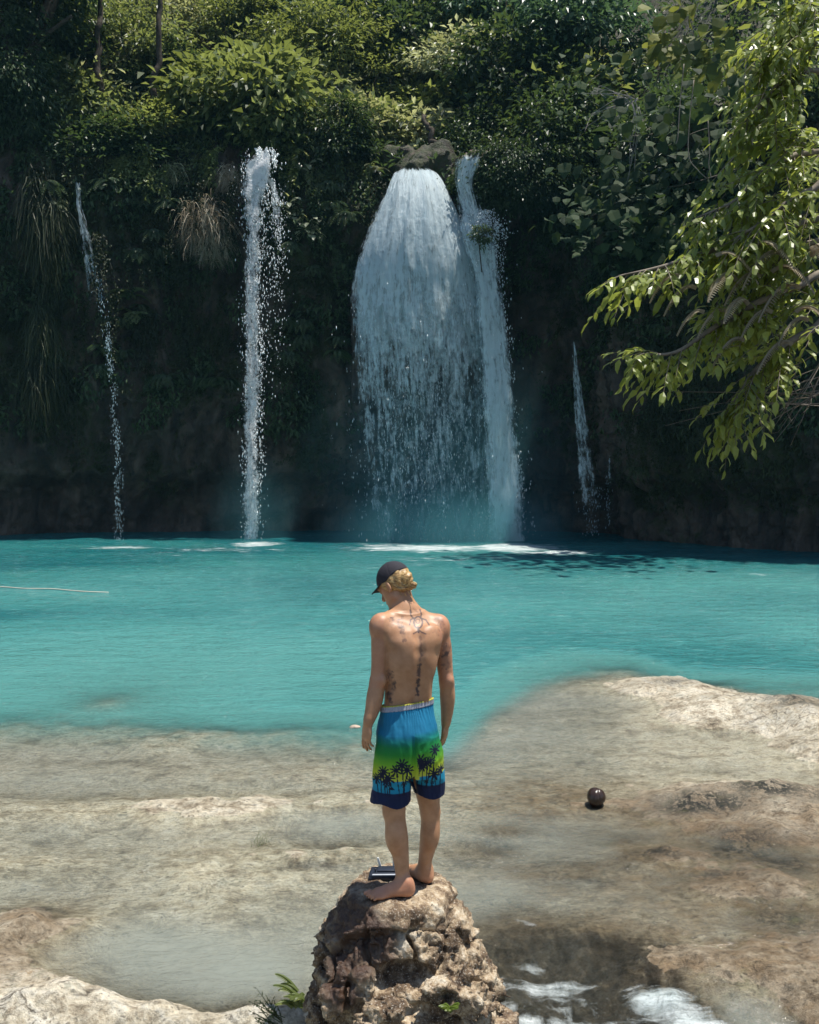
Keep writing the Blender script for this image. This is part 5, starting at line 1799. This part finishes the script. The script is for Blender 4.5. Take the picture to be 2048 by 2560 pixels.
# torso: (py, px centre, half width px, Y, half depth)
tor = [(1880, 1018, 66, 5.605, .112), (1850, 1018, 68, 5.60, .118), (1820, 1018, 66, 5.60, .110), (1790, 1019, 62.5, 5.605, .099), (1765, 1020, 60.5, 5.61, .094), (1735, 1021, 60, 5.615, .096), (1700, 1023, 61, 5.615, .102), (1660, 1027, 66.5, 5.61, .116), (1625, 1030, 72, 5.615, .124), (1595, 1030, 74, 5.625, .122), (1570, 1028, 65, 5.645, .106), (1552, 1023, 49, 5.665, .086), (1535, 1016, 36, 5.68, .070)]
rows = []
for py, cx, hw, Yc, ry in tor:
    q = P(cx, py, Yc)
    rows.append((q[2], q[0], q[1], hw * PX / .965, ry))
zt = [r_[0] for r_ in rows]
sl, p = B.sub((-2, 5, min(zt) - .02), (2, 7, max(zt) + .02))
B.put(sl, loft_eval(p, rows, YAW), 0)
# neck, trapezius, deltoids, shoulder blades
B.cap(P(1016, 1540, 5.685), P(1001, 1478, 5.735), .066, .056, .03)
for s, sh in ((-1, P(955, 1562, 5.585)), (1, P(1094, 1564, 5.70))):
    B.cap(P(1013, 1530, 5.70), sh + np.array([0, 0, .012]), .047, .036, .06)
    B.cap(P(1020, 1575, 5.66) + fwd * .02, sh, .075, .05, .05)
for c, r_ in ((P(951, 1572, 5.575), (.052, .056, .064)), (P(1099, 1574, 5.695), (.050, .056, .064))):
    B.ell(c, r_, None, .05)
bk = -fwd
B.ell(P(996, 1590, 5.545), (.062, .030, .060), rotmat('Z', 14) @ rotmat('X', -14), .05)
B.ell(P(1078, 1590, 5.575), (.058, .030, .060), rotmat('Z', 26) @ rotmat('X', -14), .05)
B.ell(P(1000, 1665, 5.545), (.045, .03, .085), rotmat('Z', 12), .05)
B.ell(P(1066, 1665, 5.565), (.042, .03, .085), rotmat('Z', 26), .05)
B.ell(P(1012, 1725, 5.545), (.026, .022, .075), None, .04)
B.ell(P(1062, 1725, 5.562), (.026, .022, .075), None, .04)
# chest in front
for s in (-1, 1):
    B.ell(P(1030, 1615, 5.62) + fwd * .085 + rgt * s * .075, (.075, .04, .06), rotmat('Z', 20), .05)
# spine furrow
sp = [P(1042, 1548, 5.555), P(1048, 1590, 5.510), P(1051, 1630, 5.492), P(1048, 1680, 5.499), P(1044, 1720, 5.508), P(1040, 1760, 5.515)]
for a, b in zip(sp[:-1], sp[1:]):
    B.cap(a, b, .011, .011, .035, 'cut')
# buttocks
B.ell(P(996, 1868, 5.56), (.070, .070, .080), None, .04)
B.ell(P(1050, 1862, 5.595), (.070, .070, .080), None, .04)
# arms
B.chain([P(951, 1570, 5.575), P(951, 1620, 5.565), P(949, 1665, 5.56), P(944, 1706, 5.555)], [.050, .0485, .044, .0405], .02, 12)
B.chain([P(944, 1706, 5.555), P(938, 1742, 5.545), P(931, 1775, 5.53), P(921, 1806, 5.515)], [.0405, .0455, .038, .0275], .02, 12)
B.ell(P(958, 1702, 5.522), (.016, .016, .022), None, .03)
B.chain([P(1099, 1574, 5.695), P(1108, 1620, 5.70), P(1112, 1665, 5.705), P(1117, 1706, 5.71)], [.049, .047, .043, .039], .02, 12)
B.chain([P(1117, 1706, 5.71), P(1119, 1740, 5.72), P(1118, 1775, 5.735), P(1115, 1808, 5.75)], [.039, .0415, .035, .026], .02, 12)
B.ell(P(1124, 1702, 5.675), (.016, .016, .022), None, .03)


def hand(wrist, down, back, across, s=1.0):
    """down: finger direction; back: out of the back of the hand; across: little finger towards index"""
    down, back, across = unit(down), unit(back), unit(across)
    rot = np.stack([across, back, down], 1)
    pc = wrist + down * .052 * s
    B.ell(pc, (.040 * s, .0155 * s, .052 * s), rot, .012)
    B.cap(wrist - down * .02, wrist + down * .035 * s, .025, .022, .015, flat=(back, .72))
    kn = wrist + down * .088 * s
    for off, ln, r_, cu in ((.029, .074, .0084, .16), (.0100, .082, .0088, .24), (-.0095, .076, .0084, .32), (-.0275, .060, .0074, .40)):
        b0_ = kn + across * off * s - back * .002 - down * (.006 if abs(off) > .02 else 0)
        d_ = unit(down + across * off * 3.2)
        pts, a = [b0_], cu * .6
        for f in (.45, .31, .24):
            v = unit(d_ * math.cos(a) - back * math.sin(a))
            pts.append(pts[-1] + v * ln * f * s)
            a += cu * 1.15
        B.chain(pts, [r_, r_ * .95, r_ * .87, r_ * .74], .005)
        B.cap(b0_ - down * .03 * s, b0_, .0085, .0092, .010)
    tb = wrist + down * .022 * s + across * .028 * s - back * .006
    t1 = tb + unit(down * .75 + across * .6 - back * .25) * .040 * s
    t2 = t1 + unit(down * .95 + across * .20 - back * .3) * .032 * s
    t3 = t2 + unit(down * 1.0 - across * .02 - back * .3) * .024 * s
    B.chain([tb, t1, t2, t3], [.0145, .0105, .0098, .0080], .010)


hand(P(921, 1806, 5.515), (-.14, -.02, -1), (-.80, -.60, .1), (-.60, .80, 0), .98)
hand(P(1115, 1808, 5.75), (-.10, .10, -1), (.93, -.36, 0), (.36, .93, 0), .92)

# legs
B.chain([P(992, 1850, 5.59), P(986, 1960, 5.575), P(985, 2030, 5.565)], [.084, .074, .059], .03, 10)
B.chain([P(985, 2030, 5.565), P(990, 2058, 5.562), P(995, 2095, 5.56), P(1001, 2135, 5.56), P(1005, 2170, 5.555), P(1007, 2205, 5.55)], [.059, .0545, .055, .0455, .0385, .036], .02, 16)
B.ell(P(986, 2090, 5.535), (.045, .045, .085), None, .04)
B.chain([P(1048, 1850, 5.62), P(1066, 1960, 5.655), P(1076, 2030, 5.69)], [.082, .070, .054], .03, 10)
B.chain([P(1076, 2030, 5.69), P(1076, 2060, 5.70), P(1073, 2095, 5.705), P(1066, 2135, 5.715), P(1060, 2165, 5.725), P(1058, 2185, 5.73)], [.054, .0505, .0505, .041, .034, .034], .02, 16)
B.ell(P(1077, 2085, 5.675), (.040, .04, .085), None, .04)


def foot(heel, d, inner, big=1.0):
    """heel: point on the ground under the heel; d: pointing direction; inner: towards the big toe"""
    d, inner = unit(d), unit(inner)
    up = np.array([0, 0, 1.0])
    rot = np.stack([d, inner, up], 1)
    B.ell(heel + up * .034 + d * .004, (.040, .033, .036), rot, .02)
    B.cap(heel + d * .01 + up * .075, heel + d * .10 + up * .045, .036, .030, .03)
    B.cap(heel + d * .04 + up * .034, heel + d * .160 + up * .022 - inner * .010, .032, .026, .03, flat=(up, .8))
    B.cap(heel + d * .06 + up * .048 + inner * .012, heel + d * .165 + up * .026 + inner * .018, .028, .024, .03)
    B.ell(heel + d * .165 + up * .020, (.050, .047, .019), rot, .025)
    for off, b_, ln, r_ in ((.034, .182, .052, .0130), (.013, .190, .038, .0092), (-.006, .186, .034, .0088), (-.023, .178, .031, .0084), (-.039, .168, .027, .0086)):
        a0 = heel + d * b_ + inner * off + up * .018
        a1 = a0 + d * ln * .55 + up * .003 + inner * off * .12
        a2 = a0 + d * ln + inner * off * .18 - up * (.007 if off < .03 else .003)
        B.chain([a0 - d * .02, a0, a1, a2], [r_ * 1.1, r_, r_ * .98, r_ * .86], .006)


hl = P(1022, 2241, 5.53); hl[2] = FOOTZ
foot(hl, (-1, -.16, 0), (.16, -1, 0) if False else (-.16, 1, 0))
B.cap(P(1007, 2205, 5.55), hl + np.array([-.012, .008, .06]), .037, .036, .02)
hr_ = P(1070, 2207, 5.72); FZ2 = float(hr_[2])
foot(hr_, (-.62, .78, 0), (-.78, -.62, 0))
B.cap(P(1058, 2185, 5.73), hr_ + np.array([-.012, .016, .06]), .034, .034, .02)

# head, turned left and bowed
HY, HP = R(52), R(34)
hf = np.array([-math.sin(HY) * math.cos(HP), math.cos(HY) * math.cos(HP), -math.sin(HP)])
hr = unit(np.cross(hf, [0, 0, 1]))
hu = np.cross(hr, hf)
HC = P(988, 1462, 5.735)
HR = np.stack([hr, hf, hu], 1)
at = lambda r_, f_, u_: HC + hr * r_ + hf * f_ + hu * u_
B.ell(at(0, -.008, .030), (.076, .098, .088), HR, .03)
B.ell(at(0, .030, -.045), (.060, .066, .078), HR, .035)
B.cap(at(0, .045, -.095), at(0, .068, -.100), .026, .020, .03)          # chin
B.cap(at(-.048, .0, -.070), at(-.02, .06, -.098), .018, .016, .03)
B.cap(at(.048, .0, -.070), at(.02, .06, -.098), .018, .016, .03)
B.cap(at(0, .093, .008), at(0, .116, -.030), .010, .014, .014)          # nose
B.ell(at(.012, .104, -.036), (.009, .010, .008), HR, .008)
B.ell(at(-.012, .104, -.036), (.009, .010, .008), HR, .008)
B.cap(at(-.022, .089, -.064), at(.022, .089, -.064), .007, .007, .010)  # lips
B.cap(at(-.018, .088, -.074), at(.018, .088, -.074), .008, .008, .008)
B.cap(at(-.040, .086, .022), at(-.014, .094, .020), .010, .010, .014)   # brows
B.cap(at(.040, .086, .022), at(.014, .094, .020), .010, .010, .014)
for s in (-1, 1):
    B.ell(at(.030 * s, .092, .004), (.016, .012, .011), HR, .006, 'cut')
    B.ell(at(.030 * s, .083, .004), (.0125, .0125, .0125), HR, .004)
    B.ell(at(.080 * s, -.012, -.012), (.010, .020, .032), HR @ rotmat('Z', 20 * s), .008)   # ears
    B.ell(at(.089 * s, -.006, -.010), (.007, .011, .019), HR @ rotmat('Z', 20 * s), .006, 'cut')
V, Q = B.surface()
cn_ = np.zeros_like(V)
e1, e2 = V[Q[:, 2]] - V[Q[:, 0]], V[Q[:, 3]] - V[Q[:, 1]]
fn_ = np.cross(e1, e2)
for k in range(4):
    np.add.at(cn_, Q[:, k], fn_)
cn_ = unit(cn_)


def to_px(V):
    r_ = V - np.array([0, 0, CAMH])
    zf = r_[:, 1] * CP - r_[:, 2] * SP
    yu = r_[:, 1] * SP + r_[:, 2] * CP
    return np.stack([1024 + r_[:, 0] / zf * F, 1280 - yu / zf * F], -1)


# tattoos: ink in the skin of the back and right arm
ux = to_px(V)
ink = np.zeros(len(V))
back = cn_[:, 1] < .25


def stroke(pts, w, a, rag=0.0):
    pts = np.asarray(pts, float)
    dm = np.full(len(V), 99.0)
    for a_, b_ in zip(pts[:-1], pts[1:]):
        ab = b_ - a_
        t_ = np.clip(((ux - a_) @ ab) / (ab @ ab + 1e-9), 0, 1)
        dm = np.minimum(dm, np.linalg.norm(ux - a_ - t_[:, None] * ab, axis=1))
    ww = w * (1 + rag * fbm(V * 60, 3) * 2)
    global ink
    ink = np.maximum(ink, a * sstep(ww + .7, ww - .7, dm) * back)


_th = np.linspace(0, 2 * np.pi, 24)
stroke(np.stack([1045.7 + 10.5 * np.cos(_th), 1556 + 14.5 * np.sin(_th)], -1), 2.1, .85)
stroke(np.stack([1045 + 5 * np.cos(_th), 1553 + 5.5 * np.sin(_th)], -1), 1.2, .7)
stroke([(1025.5, 1525), (1027.5, 1538), (1035, 1548)], 1.8, .8)
stroke([(1050, 1524), (1054, 1536), (1051, 1546)], 1.8, .8)
stroke([(1024.5, 1562), (1027, 1549), (1036, 1545)], 1.8, .8)
stroke([(1073, 1562), (1065, 1550), (1055, 1546)], 1.8, .8)
stroke([(1045, 1568), (1047, 1581)], 2.6, .85)
stroke([(1034, 1584), (1042, 1580), (1047, 1574), (1053, 1580), (1065, 1585)], 1.7, .8)
stroke([(1033, 1521), (1040, 1527), (1045, 1530)], 2.5, .3, 1)
stroke([(1051, 1592), (1053, 1630), (1051, 1652)], 3.0, .42, 1.3)
stroke([(1051, 1660), (1047, 1690)], 3.2, .80, .9)
stroke([(1046, 1697), (1044, 1714)], 4.2, .90, .9)
stroke([(1043, 1720), (1045, 1737)], 2.8, .92, .8)
for i in range(9):
    k = i / 8
    stroke([(1048 - 5 * k + 3 * (-1) ** i, 1660 + 74 * k), (1048 - 5 * k - 4 * (-1) ** i, 1664 + 74 * k)], 1.5, .75)
m_ = sstep(-.15, .3, fbm(V * 45, 3))
for pts, w, a in [([(978, 1548), (995, 1556), (1004, 1568)], 7, .5), ([(1004, 1568), (1008, 1588), (1012, 1600)], 5, .45), ([(1008, 1545), (1000, 1560)], 4, .35), ([(975, 1565), (982, 1556)], 5, .35), ([(974, 1680), (982, 1712), (975, 1745)], 7, .8), ([(985, 1700), (980, 1735)], 6, .55), ([(968, 1735), (978, 1755)], 6, .6), ([(1098, 1550), (1104, 1572)], 9, .35), ([(1090, 1580), (1106, 1590)], 6, .25),
                  ([(1119, 1618), (1112, 1640)], 9, .6), ([(1108, 1645), (1113, 1665)], 9, .5), ([(1122, 1650), (1118, 1668)], 6, .4)]:
    o_ = ink.copy(); ink = np.zeros(len(V)); stroke(pts, w, a, .8); ink = np.maximum(o_, np.minimum(ink * 1.35, .9) * (.35 + .65 * m_))
# colour of the skin itself: ruddier arms, knees, feet; eyes and lips
red = np.clip(.5 * np.exp(-((ux[:, 1] - 2225) / 40) ** 2) + .35 * (np.abs(ux[:, 0] - 1030) > 70) * (ux[:, 1] < 1720) + .2 * fbm(V * 9, 3), 0, 1)
hp = (V - HC) @ HR
eye = np.zeros(len(V))
for s in (-1, 1):
    eye = np.maximum(eye, sstep(.0075, .005, np.hypot(hp[:, 0] - .03 * s, hp[:, 2] - .004)) * (hp[:, 1] > .07))
ink = np.maximum(ink, eye)
red = np.maximum(red, sstep(.012, .006, np.abs(hp[:, 2] + .069)) * (hp[:, 1] > .075) * (np.abs(hp[:, 0]) < .026))

t = NT('skin')
p_ = t.pos()
n1 = t.noise(p_, 16, 4, .6)
n2 = t.noise(p_, 220, 3, .6)
c = t.mix(t.range(n1, .3, .7), (.36, .180, .092), (.50, .280, .160))
c = t.mix(t.math('MULTIPLY', t.attr('red'), .75), c, (.47, .195, .140))
c = t.mix(t.attr('ink'), c, (.035, .030, .042))
M_SKIN = t.done(t.pbr(c, .46, t.bump(n2, .18, .002), .42, **{'Subsurface Weight': .10, 'Subsurface Radius': (.012, .005, .003), 'Subsurface Scale': .6}))
root = thing('person', 'barefoot shirtless person with tattooed back, dark cap and palm print shorts standing on the boulder', 'person', (hl[0], hl[1], FOOTZ))
R0 = np.array(root.location)
link('body', mesh('body', V - R0, [Q], M_SKIN, {'ink': ink, 'red': red}), root)

# ---- shorts
SH = SDF(P(905, 2050, 5.3) * np.array([1, 1, 1]) + np.array([-.02, 0, 0]), P(1130, 1725, 5.95) + np.array([.02, 0, .02]), .0036)
SH.lo = np.array([P(915, 2000, 5.5)[0], 5.36, P(980, 2040, 5.45)[2]]); hi = np.array([P(1122, 2000, 5.6)[0], 5.86, P(1090, 1725, 5.6)[2]])
SH.n = np.ceil((hi - SH.lo) / SH.h).astype(int) + 1
SH.d = np.full(SH.n, 10.0, dtype=np.float32)
sl, p = SH.sub(SH.lo, hi)
def rowset(tab):
    return [(P(cx, py, Yc)[2], P(cx, py, Yc)[0], Yc, hw * PX, ry) for py, cx, hw, Yc, ry in tab]
dp = loft_eval(p, rowset([(1960, 1018, 84, 5.60, .125), (1900, 1020, 85, 5.60, .137), (1860, 1020, 83, 5.595, .145), (1830, 1019, 80, 5.595, .142), (1800, 1018, 74, 5.60, .128), (1775, 1018, 69, 5.605, .114), (1755, 1019, 66.5, 5.61, .107), (1725, 1020, 66, 5.61, .106)]), YAW)
dl = loft_eval(p, rowset([(2080, 976, 55, 5.555, .112), (2020, 978, 53, 5.56, .110), (1950, 982, 50, 5.57, .112), (1880, 988, 48, 5.575, .115), (1840, 992, 40, 5.58, .10)]), YAW)
dr_ = loft_eval(p, rowset([(2080, 1075, 37, 5.70, .098), (2000, 1073, 38, 5.675, .104), (1950, 1069, 41, 5.655, .108), (1880, 1060, 45, 5.62, .115), (1840, 1052, 40, 5.61, .10)]), YAW)
zc = P(1018, 1935, 5.6)[2]
dp = np.maximum(dp, zc - p[..., 2])
def smin(a, b, k):
    h_ = np.maximum(k - np.abs(a - b), 0) / k
    return np.minimum(a, b) - h_ * h_ * k * .25
d = smin(smin(dp, dl, .035), dr_, .035)
# cleft between the legs at the seat
sx_ = p[..., 0] - P(1034, 1900, 5.55)[0]
d = d + .016 * np.exp(-(sx_ / .014) ** 2) * sstep(P(1034, 1800, 5.5)[2], P(1034, 1900, 5.5)[2], p[..., 2]) * (p[..., 1] < 5.62)
nearm = np.abs(d) < .05
q = p[nearm]
ang = np.arctan2(q[:, 1] - 5.6, q[:, 0] - P(1018, 1800, 5.6)[0])
zz = q[:, 2]
ztop = P(1018, 1775, 5.5)[2]
gather = np.sin(ang * 46 + 3 * np.sin(ang * 5) + fbm(q * 20, 2) * 3) * .0034 * np.exp(-np.maximum(ztop - zz, 0) / .055)
folds = fbm(np.stack([q[:, 0] * 13 + zz * 2.2, q[:, 1] * 10, zz * 3.0], -1), 3) * .013 * sstep(ztop, ztop - .10, zz)
drag = (ridged(np.stack([q[:, 0] * 6 - zz * 5, q[:, 1] * 6, zz * 7 + q[:, 0] * 4], -1), 2) - .5) * .007 * sstep(ztop - .05, ztop - .2, zz)
dd = d.astype(np.float32)
dd[nearm] = d[nearm] - (gather + folds + drag)
shell = np.maximum(dd, -(dd + .0085))
topz = P(1020, 1762, 5.5)[2] + (p[..., 0] - P(1020, 1762, 5.5)[0]) * .13 + (p[..., 1] - 5.5) * -.10
xm = P(1035, 1960, 5.6)[0]
hem_l = P(978, 2021, 5.45)[2] + .012 * np.sin(p[..., 0] * 30) + (p[..., 1] - 5.45) * .05
hem_r = P(1073, 1994, 5.58)[2] + .008 * np.sin(p[..., 0] * 34)
left = dl < dr_
hem = np.where(left, hem_l, hem_r)
full = np.maximum(np.maximum(shell, p[..., 2] - topz), hem - p[..., 2])
band = np.maximum(np.maximum(np.maximum(dd - .0035, -(dd + .006)), p[..., 2] - (topz + .004)), (topz - .030) - p[..., 2])
SH.d = np.maximum(full, p[..., 2] - (topz - .022)).astype(np.float32)
V, Q = SH.surface()
fin = V + 0
ang = None
u = to_px(V)
# printed pattern: bands and palms, in the garment's own (x, height above hem) metres
isl = loft_eval(V, rowset([(2080, 976, 55, 5.555, .112), (2020, 978, 53, 5.56, .110), (1950, 982, 50, 5.57, .112), (1880, 988, 48, 5.575, .115), (1840, 992, 40, 5.58, .10)]), YAW) < loft_eval(V, rowset([(2080, 1075, 37, 5.70, .098), (2000, 1073, 38, 5.675, .104), (1950, 1069, 41, 5.655, .108), (1880, 1060, 45, 5.62, .115), (1840, 1052, 40, 5.61, .10)]), YAW)
hz = V[:, 2] - np.where(isl, P(978, 2021, 5.45)[2], P(1073, 1994, 5.58)[2])
mm = .00212
stops = [(0, (.006, .014, .055)), (36, (.006, .014, .055)), (37, (.008, .20, .34)), (50, (.010, .26, .42)), (68, (.012, .22, .38)), (69, (.47, .50, .055)), (90, (.36, .46, .03)), (112, (.13, .36, .025)), (135, (.020, .21, .030)), (155, (.006, .17, .055)), (172, (.006, .165, .18)), (185, (.010, .155, .29)), (270, (.014, .18, .34))]
sp_ = np.array([s_[0] for s_ in stops]) * mm
col = np.stack([np.interp(hz, sp_, [s_[1][i] for s_ in stops]) for i in range(3)], -1)
xx = V[:, 0] / mm * 1.0
x0 = lambda px: (px - 1024) / F * 5.47 / mm
palm = np.zeros(len(V), bool)
H = hz / mm
pr = np.random.default_rng(81)
for side, lst in ((True, [(958, 94, 15), (972, 76, 17), (952, 82, 12), (940, 72, 13), (1005, 112, 18), (990, 98, 16), (1019, 98, 17), (1026, 70, 13), (1010, 60, 8), (965, 66, 12)]), (False, [(1052, 112, 19), (1068, 104, 17), (1041, 108, 15), (1058, 96, 13), (1089, 136, 14), (1087, 72, 17), (1104, 80, 13), (1079, 110, 12), (1066, 52, 8), (1082, 46, 7)])):
    for cx, ch, rad_ in lst:
        for sgn in (0,):
            dx, dy = xx - x0(cx), H - ch
            a_ = np.arctan2(dy, dx); r_ = np.hypot(dx, dy * np.where(dy > 0, 1.05, .8))
            w_ = (.5 + .5 * np.cos(9 * a_ + pr.random() * 6)) ** .8
            palm |= (isl == side) & (r_ < rad_ * (.30 + .75 * w_))
            lean_ = (ch - H) * pr.normal() * .10
            palm |= (isl == side) & (np.abs(dx - lean_) < 1.3) & (H < ch) & (H > 30)
palm |= isl & (np.abs(xx - x0(978)) < (56 - H) * 1.0) & (H > 46) & (H < 56)
col[palm] = (.006, .010, .030)
t = NT('shorts_cloth')
at_ = t.attr('print', 'Vector')
n2 = t.noise(t.pos(), 400, 2)
M_SHORT = t.done(t.pbr(at_, .72, t.bump(n2, .12, .001), .25))
sh_o = link('shorts', mesh('shorts', V - R0, [Q], M_SHORT, {'print': col}), root)
SH.d = band.astype(np.float32)
V, Q = SH.surface()
edge = sstep(.006, .002, (P(1020, 1762, 5.5)[2] + (V[:, 0] - P(1020, 1762, 5.5)[0]) * .13 + (V[:, 1] - 5.5) * -.10 + .004) - V[:, 2] - .003)
cw = (1 - edge[:, None]) * np.array([.34, .36, .43]) + edge[:, None] * np.array([.42, .40, .06])
link('waistband', mesh('waistband', V - R0, [Q], M_SHORT, {'print': cw}), sh_o)

# ---- cap with brim
KS = SDF(HC - .24, HC + .24, .0036)
CU = unit(hu * .96 - hf * .10); CF = unit(hf - CU * (hf @ CU)); CR = np.cross(CF, CU)
CM = np.stack([CR, CF, CU], 1)
sl, p = KS.sub(HC - .3, HC + .3)
q = (p - HC) @ CM
r_ = np.array([.086, .108, .104])
qq = (q - np.array([0, -.006, .030]))
k0 = np.sqrt(((qq / r_) ** 2).sum(-1)); k1 = np.sqrt(((qq / r_ ** 2) ** 2).sum(-1)) + 1e-9
d = k0 * (k0 - 1) / k1
an = np.arctan2(qq[..., 0], qq[..., 1])
d = d + .0012 * sstep(.06, .0, np.abs(np.mod(an + np.pi / 6, np.pi / 3) - np.pi / 6))
rim = .022 + .030 * sstep(.0, -.10, q[..., 1])
sh_ = np.maximum(np.maximum(d, -(d + .008)), rim - q[..., 2])
KS.d[sl] = sh_.astype(np.float32)
KS.ell(HC + CU * .133 - CF * .006, (.008, .008, .005), CM, .002)
V, Q = KS.surface()
M_CAP = flat_mat('cap_cloth', (.030, .028, .036), .8, .25, .3, 300, .2)
cap_o = link('cap', mesh('cap', V - R0, [Q], M_CAP), root)
mb = MB()
nu, nv = 33, 13
a_ = np.linspace(-1, 1, nu) * 1.12
top_, bot = [], []
for j in range(nv):
    f = j / (nv - 1)
    x_ = np.sin(a_) * (.083 + .004 * f)
    yy = .098 * np.cos(a_) * (1 - f) + f * (.098 * np.cos(a_) * .55 + .078 + .018 * np.cos(a_ * 1.2)) + .006
    y_ = yy
    z_ = .026 - .010 * f - .9 * x_ ** 2 * (1 + 2.2 * f) + .004
    top_.append(HC + x_[:, None] * CR + y_[:, None] * CF + z_[:, None] * CU)
    bot.append(top_[-1] - CU * .004)
T_, B_ = np.stack(top_).reshape(-1, 3), np.stack(bot).reshape(-1, 3)
n_ = nu * nv
gf = grid_faces(nv, nu)
per = np.concatenate([np.arange(nu), np.arange(1, nv) * nu + nu - 1, (nv - 1) * nu + np.arange(nu - 2, -1, -1), np.arange(nv - 2, 0, -1) * nu])
sk = np.stack([per, np.roll(per, -1), np.roll(per, -1) + n_, per + n_], -1)
mb.add(np.vstack([T_, B_]) - R0, np.concatenate([gf, gf[:, ::-1] + n_, sk]))
link('brim', mb.mesh('brim', M_CAP), cap_o)

# ---- hair: cap of hair below the rim, knot behind, loose strand
HS = SDF(HC - .26, HC + .26, .0036)
sl, p = HS.sub(HC - .3, HC + .3)
q = (p - HC) @ HR
qq = q - np.array([0, -.012, .020])
r_ = np.array([.083, .104, .094])
k0 = np.sqrt(((qq / r_) ** 2).sum(-1)); k1 = np.sqrt(((qq / r_ ** 2) ** 2).sum(-1)) + 1e-9
d = k0 * (k0 - 1) / k1
hl_ = -.050 + .075 * sstep(-.02, .06, q[..., 1])
HS.d[sl] = np.maximum(np.maximum(d, hl_ - q[..., 2]), q[..., 2] - .058).astype(np.float32)
kn = P(1022, 1463, 5.685)
HS.cap(at(0, -.095, -.010), kn, .030, .026, .03)
HS.ell(kn, (.036, .030, .027), rotmat('Y', 20), .006)
HS.ell(P(1034, 1463, 5.675), (.020, .020, .019), None, .008)
HS.ell(P(1006, 1470, 5.665), (.028, .020, .024), None, .012)
nearm = np.abs(HS.d) < .03
sl, p = HS.sub(HC - .3, HC + .3)
q = p[nearm]
dk = q - kn
sw = np.arctan2(dk[:, 2], dk[:, 0])
HS.d[nearm] -= (np.sin(sw * 9 + np.linalg.norm(dk, axis=1) * 120) * .0022 + fbm(np.stack([q[:, 0] * 30 + q[:, 2] * 25, q[:, 1] * 40, q[:, 2] * 60 - q[:, 0] * 30], -1), 3) * .0022).astype(np.float32)
V, Q = HS.surface()
t = NT('blond_hair')
n1 = t.noise(t.map(t.pos(), scale=(60, 60, 160), rot=(0, R(35), 0)), 1.0, 4, .6, .5)
M_HAIR = t.done(t.pbr(t.ramp(n1, [(.32, (.13, .065, .022)), (.5, (.38, .23, .085)), (.68, (.66, .46, .20))]), .42, t.bump(n1, .6, .004), .5))
hair = link('hair', mesh('hair', V - R0, [Q], M_HAIR), root)
mb = MB()
hrn = np.random.default_rng(91)
for k in range(10):
    s_ = kn + hrn.normal(size=3) * np.array([.018, .006, .016]) + np.array([0, -.016, 0])
    a0_ = hrn.random() * 6.28
    pts = [s_ + np.array([math.cos(a0_ + w_) * .026, -.006 - .004 * hrn.random(), math.sin(a0_ + w_) * .022]) * (.5 + .7 * hrn.random()) for w_ in (0, .7, 1.4, 2.1)]
    tube(mb, smooth_path(np.array(pts), 10), .0022, 4)
for pts in ([P(1018, 1475, 5.66), P(1028, 1492, 5.645), P(1036, 1508, 5.62)], [P(1000, 1478, 5.66), P(1003, 1486, 5.65), P(1004, 1490, 5.65)], [P(1010, 1478, 5.66), P(1013, 1486, 5.65), P(1016, 1490, 5.648)]):
    tube(mb, smooth_path(np.array(pts), 10), .0022, 4)
mb.v = [v - R0 for v in mb.v]
link('hair_strand', mb.mesh('hair_strand', M_HAIR), hair)

# ------------------------------------------------------------------ drone remote control lying on the rock
rc = thing('remote_control', "dark drone remote control with two pale antennas lying behind the person's left foot", 'remote control', P(966, 2192, 5.80), (R(6), R(-2), R(-4)))


def bbox(mb, c, s, bev=.004, rot=None, taper=None):
    import bmesh
    bm = bmesh.new()
    bmesh.ops.create_cube(bm, size=1.0)
    for v in bm.verts:
        v.co = Vector((v.co.x * s[0] * (1 if taper is None or v.co.z < 0 else taper), v.co.y * s[1], v.co.z * s[2]))
    bmesh.ops.bevel(bm, geom=list(bm.edges), offset=bev, segments=2, profile=.6, affect='EDGES')
    bmesh.ops.triangulate(bm, faces=list(bm.faces))
    bm.verts.index_update()
    Vv = np.array([v.co[:] for v in bm.verts])
    if rot is not None:
        Vv = Vv @ np.asarray(rot).T
    mb.add(Vv + np.asarray(c), None, np.array([[v.index for v in f.verts] for f in bm.faces]))
    bm.free()


M_RC = flat_mat('remote_plastic', (.018, .022, .034), .38, .5, 0, 50, .1)
M_SIL = flat_mat('remote_silver', (.42, .44, .48), .3, .6, 0, 50, .05)
M_ANT = flat_mat('antenna_plastic', (.72, .74, .72), .4, .5, 0, 50, .05)
mb = MB(); bbox(mb, (0, 0, .020), (.185, .105, .036), .010); bbox(mb, (-.082, -.010, .012), (.034, .09, .030), .010); bbox(mb, (.082, -.010, .012), (.034, .09, .030), .010)
link('housing', mb.mesh('housing', M_RC), rc)
mb = MB(); bbox(mb, (0, -.046, .037), (.150, .012, .006), .002)
link('trim', mb.mesh('trim', M_SIL), rc)
mb = MB(); bbox(mb, (0, .012, .042), (.10, .055, .010), .003)
link('phone_clamp', mb.mesh('phone_clamp', M_RC), rc)
for s in (-1, 1):
    mb = MB(); bbox(mb, (s * .042, .045, .066), (.013, .008, .062), .003, rotmat('Y', s * 8 - 6))
    link('antenna', mb.mesh('antenna', M_ANT), rc)
    mb = MB(); tube(mb, np.array([(s * .060, -.012, .036), (s * .060, -.012, .048), (s * .060, -.012, .052), (s * .060, -.012, .058)]), [.004, .003, .007, .0065], 10)
    link('joystick', mb.mesh('joystick', M_RC), rc)
